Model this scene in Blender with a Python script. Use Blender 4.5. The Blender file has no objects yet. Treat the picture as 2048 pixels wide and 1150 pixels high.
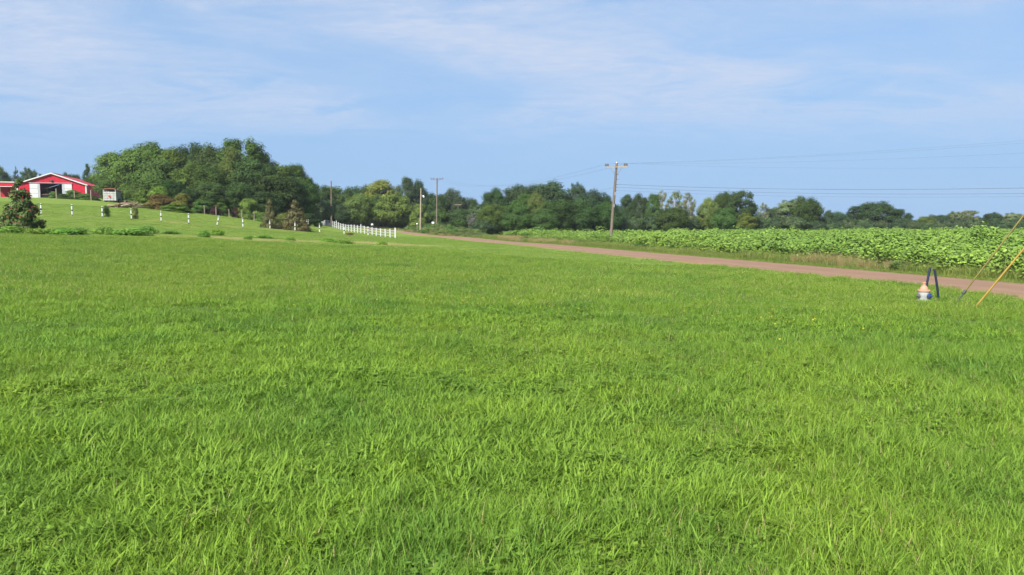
import bpy, bmesh, math, random
import numpy as np
from mathutils import Vector, Matrix, Euler

R = math.radians
rng = np.random.default_rng(7)
random.seed(7)
sc = bpy.context.scene
COL = sc.collection

# ------------------------------------------------------------------ camera
F = 1462.0                      # focal length in photo pixels (2048 wide)
HOR = 452.0                     # eye level in the photo
PITCH = math.atan((575 - HOR) / F)
EYE = 2.0
cam = bpy.data.cameras.new('camera')
cam.sensor_width = 36.0
cam.lens = 36.0 * F / 2048.0
cam.clip_start = 0.1
cam.clip_end = 9000
cam_o = bpy.data.objects.new('camera', cam)
COL.objects.link(cam_o)
cam_o.location = (0, 0, EYE)
cam_o.rotation_euler = (math.pi / 2 - PITCH, 0, 0)
sc.camera = cam_o

# ------------------------------------------------------------------ world
SUN_AZ = math.atan2(-0.56, -0.83)          # direction to the sun, x = sin, y = cos
SUN_EL = R(43)
world = bpy.data.worlds.new('World')
sc.world = world
world.use_nodes = True
wn, wl = world.node_tree.nodes, world.node_tree.links
wn.clear()
w_out = wn.new('ShaderNodeOutputWorld')
w_bg = wn.new('ShaderNodeBackground')
w_bg.inputs['Strength'].default_value = 0.10
sky = wn.new('ShaderNodeTexSky')
sky.sky_type = 'NISHITA'
sky.sun_disc = False
sky.sun_elevation = SUN_EL
sky.sun_rotation = SUN_AZ
sky.altitude = 100
sky.air_density = 1.0
sky.dust_density = 0.4
sky.ozone_density = 3.0


def wnode(t, **kw):
    n = wn.new(t)
    for k, v in kw.items():
        setattr(n, k, v)
    return n


def wmath(op, a, b=None, clamp=False):
    n = wnode('ShaderNodeMath', operation=op, use_clamp=clamp)
    for i, v in enumerate((a, b)):
        if v is None:
            continue
        if isinstance(v, (int, float)):
            n.inputs[i].default_value = v
        else:
            wl.new(v, n.inputs[i])
    return n.outputs[0]


tc = wnode('ShaderNodeTexCoord')
sep = wnode('ShaderNodeSeparateXYZ')
wl.new(tc.outputs['Generated'], sep.inputs[0])
zc = wmath('ADD', wmath('MAXIMUM', sep.outputs['Z'], 0.0), 0.10)
cx = wmath('DIVIDE', sep.outputs['X'], zc)
cy = wmath('DIVIDE', sep.outputs['Y'], zc)
cmb = wnode('ShaderNodeCombineXYZ')
wl.new(cx, cmb.inputs[0])
wl.new(cy, cmb.inputs[1])


def wnoise(scale, loc, rot=0.0, stretch=(1, 1, 1), detail=8, rough=0.55, dist=0.0):
    m = wnode('ShaderNodeMapping')
    m.inputs['Location'].default_value = loc
    m.inputs['Rotation'].default_value = (0, 0, rot)
    m.inputs['Scale'].default_value = stretch
    wl.new(cmb.outputs[0], m.inputs[0])
    n = wnode('ShaderNodeTexNoise')
    n.inputs['Scale'].default_value = scale
    n.inputs['Detail'].default_value = detail
    n.inputs['Roughness'].default_value = rough
    n.inputs['Distortion'].default_value = dist
    wl.new(m.outputs[0], n.inputs['Vector'])
    return n.outputs['Fac']


def wramp(v, a, b, lo=0.0, hi=1.0):
    n = wnode('ShaderNodeMapRange', interpolation_type='SMOOTHSTEP')
    n.inputs['From Min'].default_value = a
    n.inputs['From Max'].default_value = b
    n.inputs['To Min'].default_value = lo
    n.inputs['To Max'].default_value = hi
    wl.new(v, n.inputs['Value'])
    return n.outputs[0]


# thin high haze over the whole sky, thicker towards the horizon
haze_fac = wramp(sep.outputs['Z'], 0.0, 0.42, 0.95, 0.62)
h_mix = wnode('ShaderNodeMix', data_type='RGBA')
wl.new(haze_fac, h_mix.inputs['Factor'])
wl.new(sky.outputs[0], h_mix.inputs[6])
h_mix.inputs[7].default_value = (1.58, 2.62, 4.22, 1)
CLOUD_LOC = (3.2, 1.1, 0.0)
big = wramp(wnoise(0.50, CLOUD_LOC, R(-25), (0.8, 1.2, 1), 4, 0.5, 0.5), 0.37, 0.57)
streak = wramp(wnoise(1.9, (1.3, 4.0, 2.0), R(-28), (0.8, 1.2, 1), 10, 0.6, 0.8), 0.20, 0.62)
ripple = wramp(wnoise(16.0, (0.4, 0.2, 1.0), R(-20), (0.7, 1.3, 1), 8, 0.62, 0.5), 0.30, 0.72, 0.72, 1.0)
low = wramp(sep.outputs['Z'], 0.05, 0.20)          # far cloud is lost in the haze
veil = wmath('MULTIPLY', wmath('MULTIPLY', wmath('ADD', wmath('MULTIPLY', big, 0.80), 0.20), streak), wmath('MULTIPLY', ripple, low))
cloud_fac = wmath('MULTIPLY', veil, 1.0, clamp=True)
c_mix = wnode('ShaderNodeMix', data_type='RGBA')
wl.new(cloud_fac, c_mix.inputs['Factor'])
wl.new(h_mix.outputs[2], c_mix.inputs[6])
c_mix.inputs[7].default_value = (3.1, 3.58, 4.55, 1)
wl.new(c_mix.outputs[2], w_bg.inputs['Color'])
wl.new(w_bg.outputs[0], w_out.inputs['Surface'])

# ------------------------------------------------------------------ sun
sun = bpy.data.lights.new('sun', 'SUN')
sun.energy = 5.0
sun.angle = R(0.55)
sun.color = (1.0, 0.955, 0.88)
sun_o = bpy.data.objects.new('sun', sun)
COL.objects.link(sun_o)
sd = Vector((math.cos(SUN_EL) * math.sin(SUN_AZ), math.cos(SUN_EL) * math.cos(SUN_AZ), math.sin(SUN_EL)))
sun_o.rotation_euler = (-sd).to_track_quat('-Z', 'Y').to_euler()
sun_o.location = (-30, -30, 60)

# ------------------------------------------------------------------ exposure
sc.view_settings.view_transform = 'Standard'
sc.view_settings.look = 'None'
sc.view_settings.exposure = 0.95
sc.view_settings.gamma = 1.0
sc.view_settings.use_curve_mapping = False
sc.render.engine = 'CYCLES'
sc.cycles.use_denoising = True
sc.cycles.use_adaptive_sampling = True
sc.cycles.adaptive_threshold = 0.02
sc.cycles.max_bounces = 5
sc.cycles.diffuse_bounces = 2
sc.cycles.glossy_bounces = 2
sc.cycles.transmission_bounces = 4
sc.cycles.volume_bounces = 0
sc.cycles.caustics_reflective = False
sc.cycles.caustics_refractive = False


# ------------------------------------------------------------------ helpers
def W(px, py, Y):
    """A point of the place seen in direction (px, py), Y metres ahead."""
    u, v = (px - 1024) / F, (575 - py) / F
    dy = math.cos(PITCH) + v * math.sin(PITCH)
    dz = -math.sin(PITCH) + v * math.cos(PITCH)
    return Vector((u / dy * Y, Y, EYE + dz / dy * Y))


def ctl():
    p = []
    for x, y, z in ((0, 0, .35), (-7, 0, .5), (7, 0, .22), (0, -25, .4), (-30, -25, 1.2), (30, -25, .1),
                    (0, 10, .24), (-9, 10, .46), (9, 10, .08), (16, 5, .0), (15, 18, .0), (0, 25, .18),
                    (40, 60, 0), (60, 30, 0), (100, 100, 0), (2, 110, .1), (20, 150, .1), (80, 200, 0), (20, 250, .3),
                    (150, 200, 0), (150, 0, 0), (35, -5, 0), (30, 100, 0), (10, 75, 0), (16, 22.5, 0), (9.5, 48, 0), (-1.5, 90, 0),
                    (-60, -20, 1.8), (-60, 20, 2.0)):
        p.append((x, y, z))
    for a in ((0, 467, 50), (300, 474, 52), (520, 483, 54), (800, 494, 58), (0, 520, 28), (0, 600, 15.5),
              (84, 429, 82), (146, 431, 82), (264, 439, 86), (378, 447, 90), (486, 455, 95), (590, 462, 100), (688, 469, 106), (736, 472, 110),
              (-200, 428, 80), (-200, 460, 50), (790, 476, 104), (710, 463, 140), (630, 451, 190), (410, 428, 118), (509, 441, 122),
              (104, 397, 185), (40, 397, 185), (170, 395, 188), (-100, 398, 185), (225, 405, 150), (250, 416, 115), (330, 421, 112),
              (100, 393, 260), (400, 425, 250), (560, 440, 150), (650, 448, 230), (900, 474, 120), (800, 463.5, 173), (740, 456.5, 205), (660, 450, 260)):
        p.append(tuple(W(*a)))
    return np.array(p)


CP = ctl()


def _k(r2):
    return 0.5 * r2 * np.log(r2 + 1e-9)


def _fit():
    n = len(CP)
    d2 = ((CP[:, None, :2] - CP[None, :, :2]) ** 2).sum(-1)
    A = np.zeros((n + 3, n + 3))
    A[:n, :n] = _k(d2) + np.eye(n) * 4.0
    A[:n, n] = 1
    A[:n, n + 1:] = CP[:, :2]
    A[n:, :n] = A[:n, n:].T
    b = np.zeros(n + 3)
    b[:n] = CP[:, 2]
    return np.linalg.solve(A, b)


TPS = _fit()


def terr(x, y):
    x = np.atleast_1d(np.asarray(x, float))
    y = np.atleast_1d(np.asarray(y, float))
    r = np.hypot(x, y)
    s = np.minimum(1.0, 250.0 / np.maximum(r, 1e-6))
    xx, yy = x * s, y * s
    yy = np.maximum(yy, -25.0)
    xx = np.clip(xx, -170, 150)
    n = len(CP)
    z = np.empty_like(xx)
    for i in range(0, len(xx), 20000):
        a, b = xx[i:i + 20000], yy[i:i + 20000]
        d2 = (a[:, None] - CP[None, :, 0]) ** 2 + (b[:, None] - CP[None, :, 1]) ** 2
        z[i:i + 20000] = _k(d2) @ TPS[:n] + TPS[n] + TPS[n + 1] * a + TPS[n + 2] * b
    fade = np.clip(1 - (r - 300) / 700, 0, 1)
    fade = fade * fade * (3 - 2 * fade)
    return z * fade


def gz(x, y):
    return float(terr(x, y)[0])


def G(px, Y):
    """Ground point in column px, Y metres ahead."""
    p = W(px, HOR, Y)
    return Vector((p.x, Y, gz(p.x, Y)))


def value_noise(x, y, scale, seed):
    r = np.random.default_rng(seed)
    g = r.random((256, 256))
    fx, fy = x / scale, y / scale
    ix, iy = np.floor(fx).astype(int), np.floor(fy).astype(int)
    tx, ty = fx - ix, fy - iy
    tx, ty = tx * tx * (3 - 2 * tx), ty * ty * (3 - 2 * ty)
    a = g[ix % 256, iy % 256]
    b = g[(ix + 1) % 256, iy % 256]
    c = g[ix % 256, (iy + 1) % 256]
    d = g[(ix + 1) % 256, (iy + 1) % 256]
    return (a * (1 - tx) + b * tx) * (1 - ty) + (c * (1 - tx) + d * tx) * ty


def fbm(x, y, scale, seed):
    return (value_noise(x, y, scale, seed) * .55 + value_noise(x, y, scale / 2.1, seed + 1) * .3 + value_noise(x, y, scale / 4.3, seed + 2) * .15)


def new_mesh(name, verts, faces, smooth=False, rnd=None):
    me = bpy.data.meshes.new(name)
    me.from_pydata([tuple(v) for v in verts], [], [tuple(f) for f in faces])
    if rnd is not None:
        at = me.attributes.new('rnd', 'FLOAT', 'POINT')
        at.data.foreach_set('value', np.asarray(rnd, np.float32))
    if smooth:
        me.polygons.foreach_set('use_smooth', [True] * len(me.polygons))
    me.update()
    return me


def obj(name, me, mat, parent=None, loc=None):
    o = bpy.data.objects.new(name, me)
    COL.objects.link(o)
    if me is not None and mat is not None and not me.materials:
        me.materials.append(mat)
    if parent is not None:
        o.parent = parent
    if loc is not None:
        o.location = loc
    return o


def tag(o, label=None, cat=None, group=None, kind=None):
    if label:
        o['label'] = label
    if cat:
        o['category'] = cat
    if group:
        o['group'] = group
    if kind:
        o['kind'] = kind
    return o


def thing(name, label, cat, loc, rz=0.0, group=None):
    o = bpy.data.objects.new(name, None)
    COL.objects.link(o)
    o.location = loc
    o.rotation_euler = (0, 0, rz)
    o.empty_display_size = 0.2
    return tag(o, label, cat, group)


class MB:
    """Collects boxes, tubes and lathes into one mesh."""

    def __init__(self):
        self.v, self.f = [], []

    def box(self, c, s, rz=0.0, m=None):
        M = (Matrix.Translation(c) @ Matrix.Rotation(rz, 4, 'Z')) if m is None else m
        n = len(self.v)
        for dx in (-.5, .5):
            for dy in (-.5, .5):
                for dz in (-.5, .5):
                    self.v.append(M @ Vector((dx * s[0], dy * s[1], dz * s[2])))
        for q in ((0, 1, 3, 2), (4, 6, 7, 5), (0, 4, 5, 1), (2, 3, 7, 6), (0, 2, 6, 4), (1, 5, 7, 3)):
            self.f.append([n + i for i in q])
        return self

    def bar(self, a, b, w, h=None, up=Vector((0, 0, 1))):
        a, b = Vector(a), Vector(b)
        h = w if h is None else h
        d = b - a
        z = d.normalized()
        x = up.cross(z)
        if x.length < 1e-4:
            x = Vector((1, 0, 0))
        x.normalize()
        y = z.cross(x)
        M = Matrix((x, y, z)).transposed().to_4x4()
        M.translation = (a + b) / 2
        return self.box(None, (w, h, d.length), m=M)

    def tube(self, pts, radii, seg=10, cap=True):
        pts = [Vector(p) for p in pts]
        if isinstance(radii, (int, float)):
            radii = [radii] * len(pts)
        n0 = len(self.v)
        prev = None
        for i, p in enumerate(pts):
            t = (pts[min(i + 1, len(pts) - 1)] - pts[max(i - 1, 0)]).normalized()
            if prev is None:
                x = Vector((0, 0, 1)).cross(t)
                if x.length < 1e-3:
                    x = Vector((1, 0, 0))
            else:
                x = prev - t * prev.dot(t)
            x.normalize()
            prev = x
            y = t.cross(x)
            for k in range(seg):
                a = 2 * math.pi * k / seg
                self.v.append(p + (x * math.cos(a) + y * math.sin(a)) * radii[i])
        for i in range(len(pts) - 1):
            for k in range(seg):
                k2 = (k + 1) % seg
                self.f.append([n0 + i * seg + k, n0 + i * seg + k2, n0 + (i + 1) * seg + k2, n0 + (i + 1) * seg + k])
        if cap:
            self.f.append([n0 + k for k in range(seg)][::-1])
            self.f.append([n0 + (len(pts) - 1) * seg + k for k in range(seg)])
        return self

    def poly(self, pts, thick):
        """Prism: polygon pts extruded by vector thick."""
        n = len(self.v)
        k = len(pts)
        t = Vector(thick)
        self.v += [Vector(p) for p in pts] + [Vector(p) + t for p in pts]
        self.f.append([n + i for i in range(k)][::-1])
        self.f.append([n + k + i for i in range(k)])
        for i in range(k):
            j = (i + 1) % k
            self.f.append([n + i, n + j, n + k + j, n + k + i])
        return self

    def build(self, name, mat, parent=None, loc=None, smooth=False):
        me = new_mesh(name, self.v, self.f, smooth)
        bm = bmesh.new()
        bm.from_mesh(me)
        bmesh.ops.recalc_face_normals(bm, faces=bm.faces)
        bm.to_mesh(me)
        bm.free()
        if smooth:
            me.polygons.foreach_set('use_smooth', [True] * len(me.polygons))
            try:
                me.set_sharp_from_angle(angle=R(40))
            except Exception:
                pass
        return obj(name, me, mat, parent, loc)


# ------------------------------------------------------------------ materials
def mat_new(name):
    m = bpy.data.materials.new(name)
    m.use_nodes = True
    nt = m.node_tree
    for n in list(nt.nodes):
        if n.type != 'OUTPUT_MATERIAL':
            nt.nodes.remove(n)
    return m, nt.nodes, nt.links, [n for n in nt.nodes if n.type == 'OUTPUT_MATERIAL'][0]


def mix_rgb(N, L, fac, a, b, mode='MIX'):
    n = N.new('ShaderNodeMix')
    n.data_type = 'RGBA'
    n.blend_type = mode
    for s, v in ((0, fac), (6, a), (7, b)):
        if isinstance(v, (int, float)):
            n.inputs[s].default_value = v
        elif isinstance(v, tuple):
            n.inputs[s].default_value = (*v, 1)[:4]
        else:
            L.new(v, n.inputs[s])
    return n.outputs[2]


def nmath(N, L, op, a, b=None, clamp=False):
    n = N.new('ShaderNodeMath')
    n.operation = op
    n.use_clamp = clamp
    for i, v in enumerate((a, b)):
        if v is None:
            continue
        if isinstance(v, (int, float)):
            n.inputs[i].default_value = v
        else:
            L.new(v, n.inputs[i])
    return n.outputs[0]


def noise_fac(N, L, vec, scale, lo, hi, detail=4, rough=.55, a=0.0, b=1.0):
    n = N.new('ShaderNodeTexNoise')
    n.inputs['Scale'].default_value = scale
    n.inputs['Detail'].default_value = detail
    n.inputs['Roughness'].default_value = rough
    L.new(vec, n.inputs['Vector'])
    r = N.new('ShaderNodeMapRange')
    r.inputs['From Min'].default_value = lo
    r.inputs['From Max'].default_value = hi
    r.inputs['To Min'].default_value = a
    r.inputs['To Max'].default_value = b
    L.new(n.outputs['Fac'], r.inputs['Value'])
    return r.outputs[0]


def plain(name, col, rough=.6, var=.18, scale=6.0, spec=.35, stain=None, stain_amt=.5, bump=0.0, metallic=0.0, stretch=(1, 1, 1)):
    m, N, L, out = mat_new(name)
    tcn = N.new('ShaderNodeTexCoord')
    mp = N.new('ShaderNodeMapping')
    mp.inputs['Scale'].default_value = stretch
    L.new(tcn.outputs['Object'], mp.inputs[0])
    f = noise_fac(N, L, mp.outputs[0], scale, .3, .7, 6)
    c = mix_rgb(N, L, f, tuple(x * (1 - var) for x in col), tuple(min(1, x * (1 + var)) for x in col))
    if stain:
        s = noise_fac(N, L, mp.outputs[0], scale * .37, .5, .75, 8, .65, 0, stain_amt)
        c = mix_rgb(N, L, s, c, stain)
    p = N.new('ShaderNodeBsdfPrincipled')
    L.new(c, p.inputs['Base Color'])
    p.inputs['Roughness'].default_value = rough
    p.inputs['Specular IOR Level'].default_value = spec
    p.inputs['Metallic'].default_value = metallic
    if bump:
        b = N.new('ShaderNodeBump')
        b.inputs['Strength'].default_value = bump
        b.inputs['Distance'].default_value = .02
        f2 = noise_fac(N, L, mp.outputs[0], scale * 4, .2, .8, 6)
        L.new(f2, b.inputs['Height'])
        L.new(b.outputs[0], p.inputs['Normal'])
    L.new(p.outputs[0], out.inputs[0])
    return m


def leafy(name, use_obj_color=True, col=(.06, .11, .03), trans=.28, var=.55, alt=None, alt_amt=0.0, rough=.6, spec=.25, patch=None):
    """Foliage: object colour (or col) varied by a per-leaf value, part diffuse and part translucent."""
    m, N, L, out = mat_new(name)
    at = N.new('ShaderNodeAttribute')
    at.attribute_name = 'rnd'
    if use_obj_color:
        oi = N.new('ShaderNodeObjectInfo')
        base = oi.outputs['Color']
    else:
        rgb = N.new('ShaderNodeRGB')
        rgb.outputs[0].default_value = (*col, 1)
        base = rgb.outputs[0]
    geo = N.new('ShaderNodeNewGeometry')
    if patch:
        f = noise_fac(N, L, geo.outputs['Position'], patch[0], .35, .65, 5, .6)
        base = mix_rgb(N, L, f, base, patch[1])
    if alt:
        g = N.new('ShaderNodeMath')
        g.operation = 'LESS_THAN'
        fr = nmath(N, L, 'FRACT', nmath(N, L, 'MULTIPLY', at.outputs['Fac'], 17.3))
        L.new(fr, g.inputs[0])
        g.inputs[1].default_value = alt_amt
        base = mix_rgb(N, L, g.outputs[0], base, alt)
    k = nmath(N, L, 'ADD', nmath(N, L, 'MULTIPLY', at.outputs['Fac'], 2 * var), 1 - var)
    v = N.new('ShaderNodeVectorMath')
    v.operation = 'SCALE'
    L.new(base, v.inputs[0])
    L.new(k, v.inputs['Scale'])
    p = N.new('ShaderNodeBsdfPrincipled')
    L.new(v.outputs[0], p.inputs['Base Color'])
    p.inputs['Roughness'].default_value = rough
    p.inputs['Specular IOR Level'].default_value = spec
    t = N.new('ShaderNodeBsdfTranslucent')
    tcol = mix_rgb(N, L, .5, v.outputs[0], (.35, .5, .05), 'MIX') if False else v.outputs[0]
    L.new(tcol, t.inputs['Color'])
    mx = N.new('ShaderNodeMixShader')
    mx.inputs[0].default_value = trans
    L.new(p.outputs[0], mx.inputs[1])
    L.new(t.outputs[0], mx.inputs[2])
    L.new(mx.outputs[0], out.inputs[0])
    return m


M = {}
M['fence_rail'] = plain('fence_rail', (.34, .35, .34), .6, .1, 3)
M['white_paint'] = plain('white_paint', (.60, .60, .58), .5, .08, 3, stain=(.34, .34, .29), stain_amt=.45)
M['black_band'] = plain('black_band', (.02, .02, .022), .5, .2)
M['grey_wood'] = plain('grey_wood', (.155, .125, .10), .85, .25, 5, .15, stain=(.10, .085, .07), stain_amt=.6, bump=.4, stretch=(3, 3, .25))
M['pale_wood'] = plain('pale_wood', (.30, .25, .185), .85, .2, 5, .15, stain=(.2, .16, .12), stain_amt=.5, bump=.4, stretch=(3, 3, .25))
M['brown_wood'] = plain('brown_wood', (.19, .125, .085), .85, .3, 5, .15, stain=(.08, .055, .04), stain_amt=.6, bump=.4, stretch=(3, 3, .3))
M['bark'] = plain('bark', (.10, .085, .065), .9, .35, 9, .1, bump=.5, stretch=(3, 3, .6))
M['pale_bark'] = plain('pale_bark', (.30, .28, .24), .9, .3, 9, .1, bump=.3, stretch=(3, 3, .6))
M['barn_red'] = plain('barn_red', (.46, .012, .036), .6, .10, .6, .2, stain=(.30, .012, .018), stain_amt=.4)
M['roof_red'] = plain('roof_red', (.40, .014, .034), .4, .1, .5, .5, stain=(.32, .02, .022), stain_amt=.5)
M['dark_interior'] = plain('dark_interior', (.025, .022, .022), .9, .3)
M['galvanised'] = plain('galvanised', (.42, .43, .44), .4, .12, 12, .5, metallic=.7)
M['steel_dark'] = plain('steel_dark', (.09, .09, .09), .5, .2, 10, .4, metallic=.5)
M['wire'] = plain('wire', (.07, .075, .085), .5, .05)
M['porcelain'] = plain('porcelain', (.10, .095, .095), .25, .1)
M['trailer_white'] = plain('trailer_white', (.50, .50, .48), .45, .08, 3, stain=(.35, .30, .24), stain_amt=.4)
M['trailer_side'] = plain('trailer_side', (.36, .38, .42), .5, .1, 3)
M['rust_red'] = plain('rust_red', (.36, .11, .075), .6, .2, 5)
M['emblem_red'] = plain('emblem_red', (.55, .03, .06), .5, .1)
M['tyre'] = plain('tyre', (.02, .02, .02), .8, .2)
M['hydrant_peach'] = plain('hydrant_peach', (.40, .22, .14), .6, .12, 9, .4, stain=(.36, .19, .115), stain_amt=.4)
M['hydrant_white'] = plain('hydrant_white', (.32, .33, .31), .5, .1, 9, .4, stain=(.2, .215, .19), stain_amt=.6)
M['hydrant_blue'] = plain('hydrant_blue', (.028, .045, .15), .45, .15, 9)
M['hydrant_grey'] = plain('hydrant_grey', (.10, .105, .10), .5, .15, 9)
M['stake_blue'] = plain('stake_blue', (.010, .016, .042), .6, .3, 4, stain=(.05, .012, .026), stain_amt=.75)
M['guard_yellow'] = plain('guard_yellow', (.29, .19, .034), .6, .12, 5, .3, stain=(.26, .17, .05), stain_amt=.6)
M['guard_olive'] = plain('guard_olive', (.17, .145, .035), .55, .15, 5, .4)
M['mail_white'] = plain('mail_white', (.8, .8, .8), .4, .05)
M['debris'] = plain('debris', (.22, .115, .075), .9, .4, 6)
M['foliage'] = leafy('foliage', True, trans=.24, var=.5, rough=.75, spec=.10)
M['shrub_mixed'] = leafy('shrub_mixed', True, trans=.22, var=.5, alt=(.165, .100, .045), alt_amt=.30, rough=.75, spec=.10)
M['magnolia'] = leafy('magnolia_leaves', False, (.075, .125, .030), .12, .6, alt=(.17, .052, .030), alt_amt=.13, rough=.6, spec=.2)
M['crop'] = leafy('crop_leaves', False, (.182, .282, .042), .24, .55, patch=(.12, (.125, .215, .035)), rough=.5)
M['petal'] = leafy('petal_yellow', False, (.5, .36, .02), .2, .15)

# grass: per-blade value, patches over the lawn, a share of straw blades
def grass_mat(name, cols, straw=(.42, .36, .16), straw_amt=.04, trans=.30, var=.4, rough=.6, spec=.16):
    m, N, L, out = mat_new(name)
    at = N.new('ShaderNodeAttribute')
    at.attribute_name = 'rnd'
    oi = N.new('ShaderNodeObjectInfo')
    geo = N.new('ShaderNodeNewGeometry')
    f1 = noise_fac(N, L, geo.outputs['Position'], .75, .38, .62, 6, .65)
    f2 = noise_fac(N, L, geo.outputs['Position'], .14, .40, .60, 4, .55)
    c = mix_rgb(N, L, f1, cols[0], cols[1])
    c = mix_rgb(N, L, nmath(N, L, 'MULTIPLY', f2, .6), c, cols[2])
    c = mix_rgb(N, L, nmath(N, L, 'MULTIPLY', oi.outputs['Random'], .45), c, cols[3])
    fr = nmath(N, L, 'FRACT', nmath(N, L, 'MULTIPLY', at.outputs['Fac'], 23.7))
    lt = nmath(N, L, 'LESS_THAN', fr, straw_amt)
    c = mix_rgb(N, L, lt, c, straw)
    k = nmath(N, L, 'ADD', nmath(N, L, 'MULTIPLY', at.outputs['Fac'], 2 * var), 1 - var)
    v = N.new('ShaderNodeVectorMath')
    v.operation = 'SCALE'
    L.new(c, v.inputs[0])
    L.new(k, v.inputs['Scale'])
    p = N.new('ShaderNodeBsdfPrincipled')
    L.new(v.outputs[0], p.inputs['Base Color'])
    p.inputs['Roughness'].default_value = rough
    p.inputs['Specular IOR Level'].default_value = spec
    t = N.new('ShaderNodeBsdfTranslucent')
    L.new(v.outputs[0], t.inputs['Color'])
    mx = N.new('ShaderNodeMixShader')
    mx.inputs[0].default_value = trans
    L.new(p.outputs[0], mx.inputs[1])
    L.new(t.outputs[0], mx.inputs[2])
    L.new(mx.outputs[0], out.inputs[0])
    return m


M['lawn'] = grass_mat('lawn_grass', ((.098, .215, .031), (.180, .298, .031), (.222, .322, .036), (.192, .300, .042)), var=.32, trans=.40, straw_amt=.06)
M['mown'] = grass_mat('mown_grass', ((.135, .240, .032), (.17, .270, .036), (.12, .230, .036), (.19, .265, .045)), straw_amt=.08)
M['verge_green'] = grass_mat('verge_green', ((.12, .195, .030), (.18, .235, .040), (.10, .18, .030), (.20, .225, .055)), straw_amt=.10)
M['verge_tan'] = grass_mat('verge_tan', ((.30, .21, .105), (.35, .25, .135), (.25, .20, .09), (.21, .21, .075)), straw_amt=.2)

# ------------------------------------------------------------------ road course
ROAD_C = [(26, -22), (21.0, 0.0), (15.8, 22.5), (9.7, 48), (4.3, 69)] + [tuple(W(px, HOR, Y))[:2] for px, Y in ((1000, 90), (900, 120), (800, 173), (735, 205), (650, 240), (560, 275), (470, 300))]


def catmull(P, n):
    P = [np.array(p, float) for p in P]
    P = [2 * P[0] - P[1]] + P + [2 * P[-1] - P[-2]]
    out = []
    for i in range(1, len(P) - 2):
        for k in range(n):
            t = k / n
            a, b, c, d = P[i - 1:i + 3]
            out.append(.5 * ((2 * b) + (c - a) * t + (2 * a - 5 * b + 4 * c - d) * t * t + (3 * b - a - 3 * c + d) * t ** 3))
    out.append(P[-2])
    return np.array(out)


ROAD = catmull(ROAD_C, 14)
RT = np.gradient(ROAD, axis=0)
RT /= np.linalg.norm(RT, axis=1)[:, None]
RN = np.stack([RT[:, 1], -RT[:, 0]], 1)          # to the right of travel (away from the lawn)


def road_d(x, y):
    """Signed distance from the road's centre line, + on the field side."""
    x, y = np.asarray(x, float), np.asarray(y, float)
    out = np.empty(len(x))
    for i in range(0, len(x), 20000):
        q = np.stack([x[i:i + 20000], y[i:i + 20000]], 1)
        d = q[:, None, :] - ROAD[None]
        j = (d ** 2).sum(-1).argmin(1)
        out[i:i + 20000] = (d[np.arange(len(q)), j] * RN[j]).sum(-1)
    return out


HALF = 2.35
POSTS_PX = [(84, 82), (146, 82), (206, 84), (264, 86), (323, 88), (378, 90), (434, 92.5), (486, 95), (540, 97.5), (590, 100), (639, 103), (688, 106), (736, 110)]
POSTS = [G(px, Y) for px, Y in POSTS_PX]


def poly_d(x, y, pts):
    x, y = np.asarray(x, float), np.asarray(y, float)
    best = np.full(x.shape, 1e9)
    for (ax, ay), (bx, by) in zip(pts[:-1], pts[1:]):
        dx, dy = bx - ax, by - ay
        t = np.clip(((x - ax) * dx + (y - ay) * dy) / (dx * dx + dy * dy), 0, 1)
        best = np.minimum(best, np.hypot(x - ax - t * dx, y - ay - t * dy))
    return best


# far edge of the long grass (beyond it the lawn is mown)
EDGE = [tuple(W(px, HOR, Y))[:2] for px, Y in ((-700, 46), (0, 49), (300, 51), (520, 53), (700, 54.5), (800, 56), (900, 52), (1000, 45), (1120, 41), (1300, 36))]
EDGE_X = np.array([e[0] for e in EDGE])
EDGE_Y = np.array([e[1] for e in EDGE])


def long_grass(x, y):
    e = np.interp(x, EDGE_X, EDGE_Y) + (fbm(x, y, 6, 31) - .5) * 3.0
    rd = road_d(x, y)
    return (y < e) & (rd < -HALF + .15 + (fbm(x, y, 1.3, 41) - .5) * 1.5)


POST_LINE = [(POSTS[0].x - 40, POSTS[0].y - 4)] + [(p.x, p.y) for p in POSTS] + [(POSTS[-1].x + 8, POSTS[-1].y + 3)]
BARE = [(420, 57, 2.0), (470, 58, 3.2), (505, 57, 2.2), (590, 60, 2.4), (300, 55, 1.5), (110, 51, 1.8), (745, 66, 3.6), (770, 63, 2.4), (700, 64, 2.4), (850, 64, 2.5)]


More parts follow.
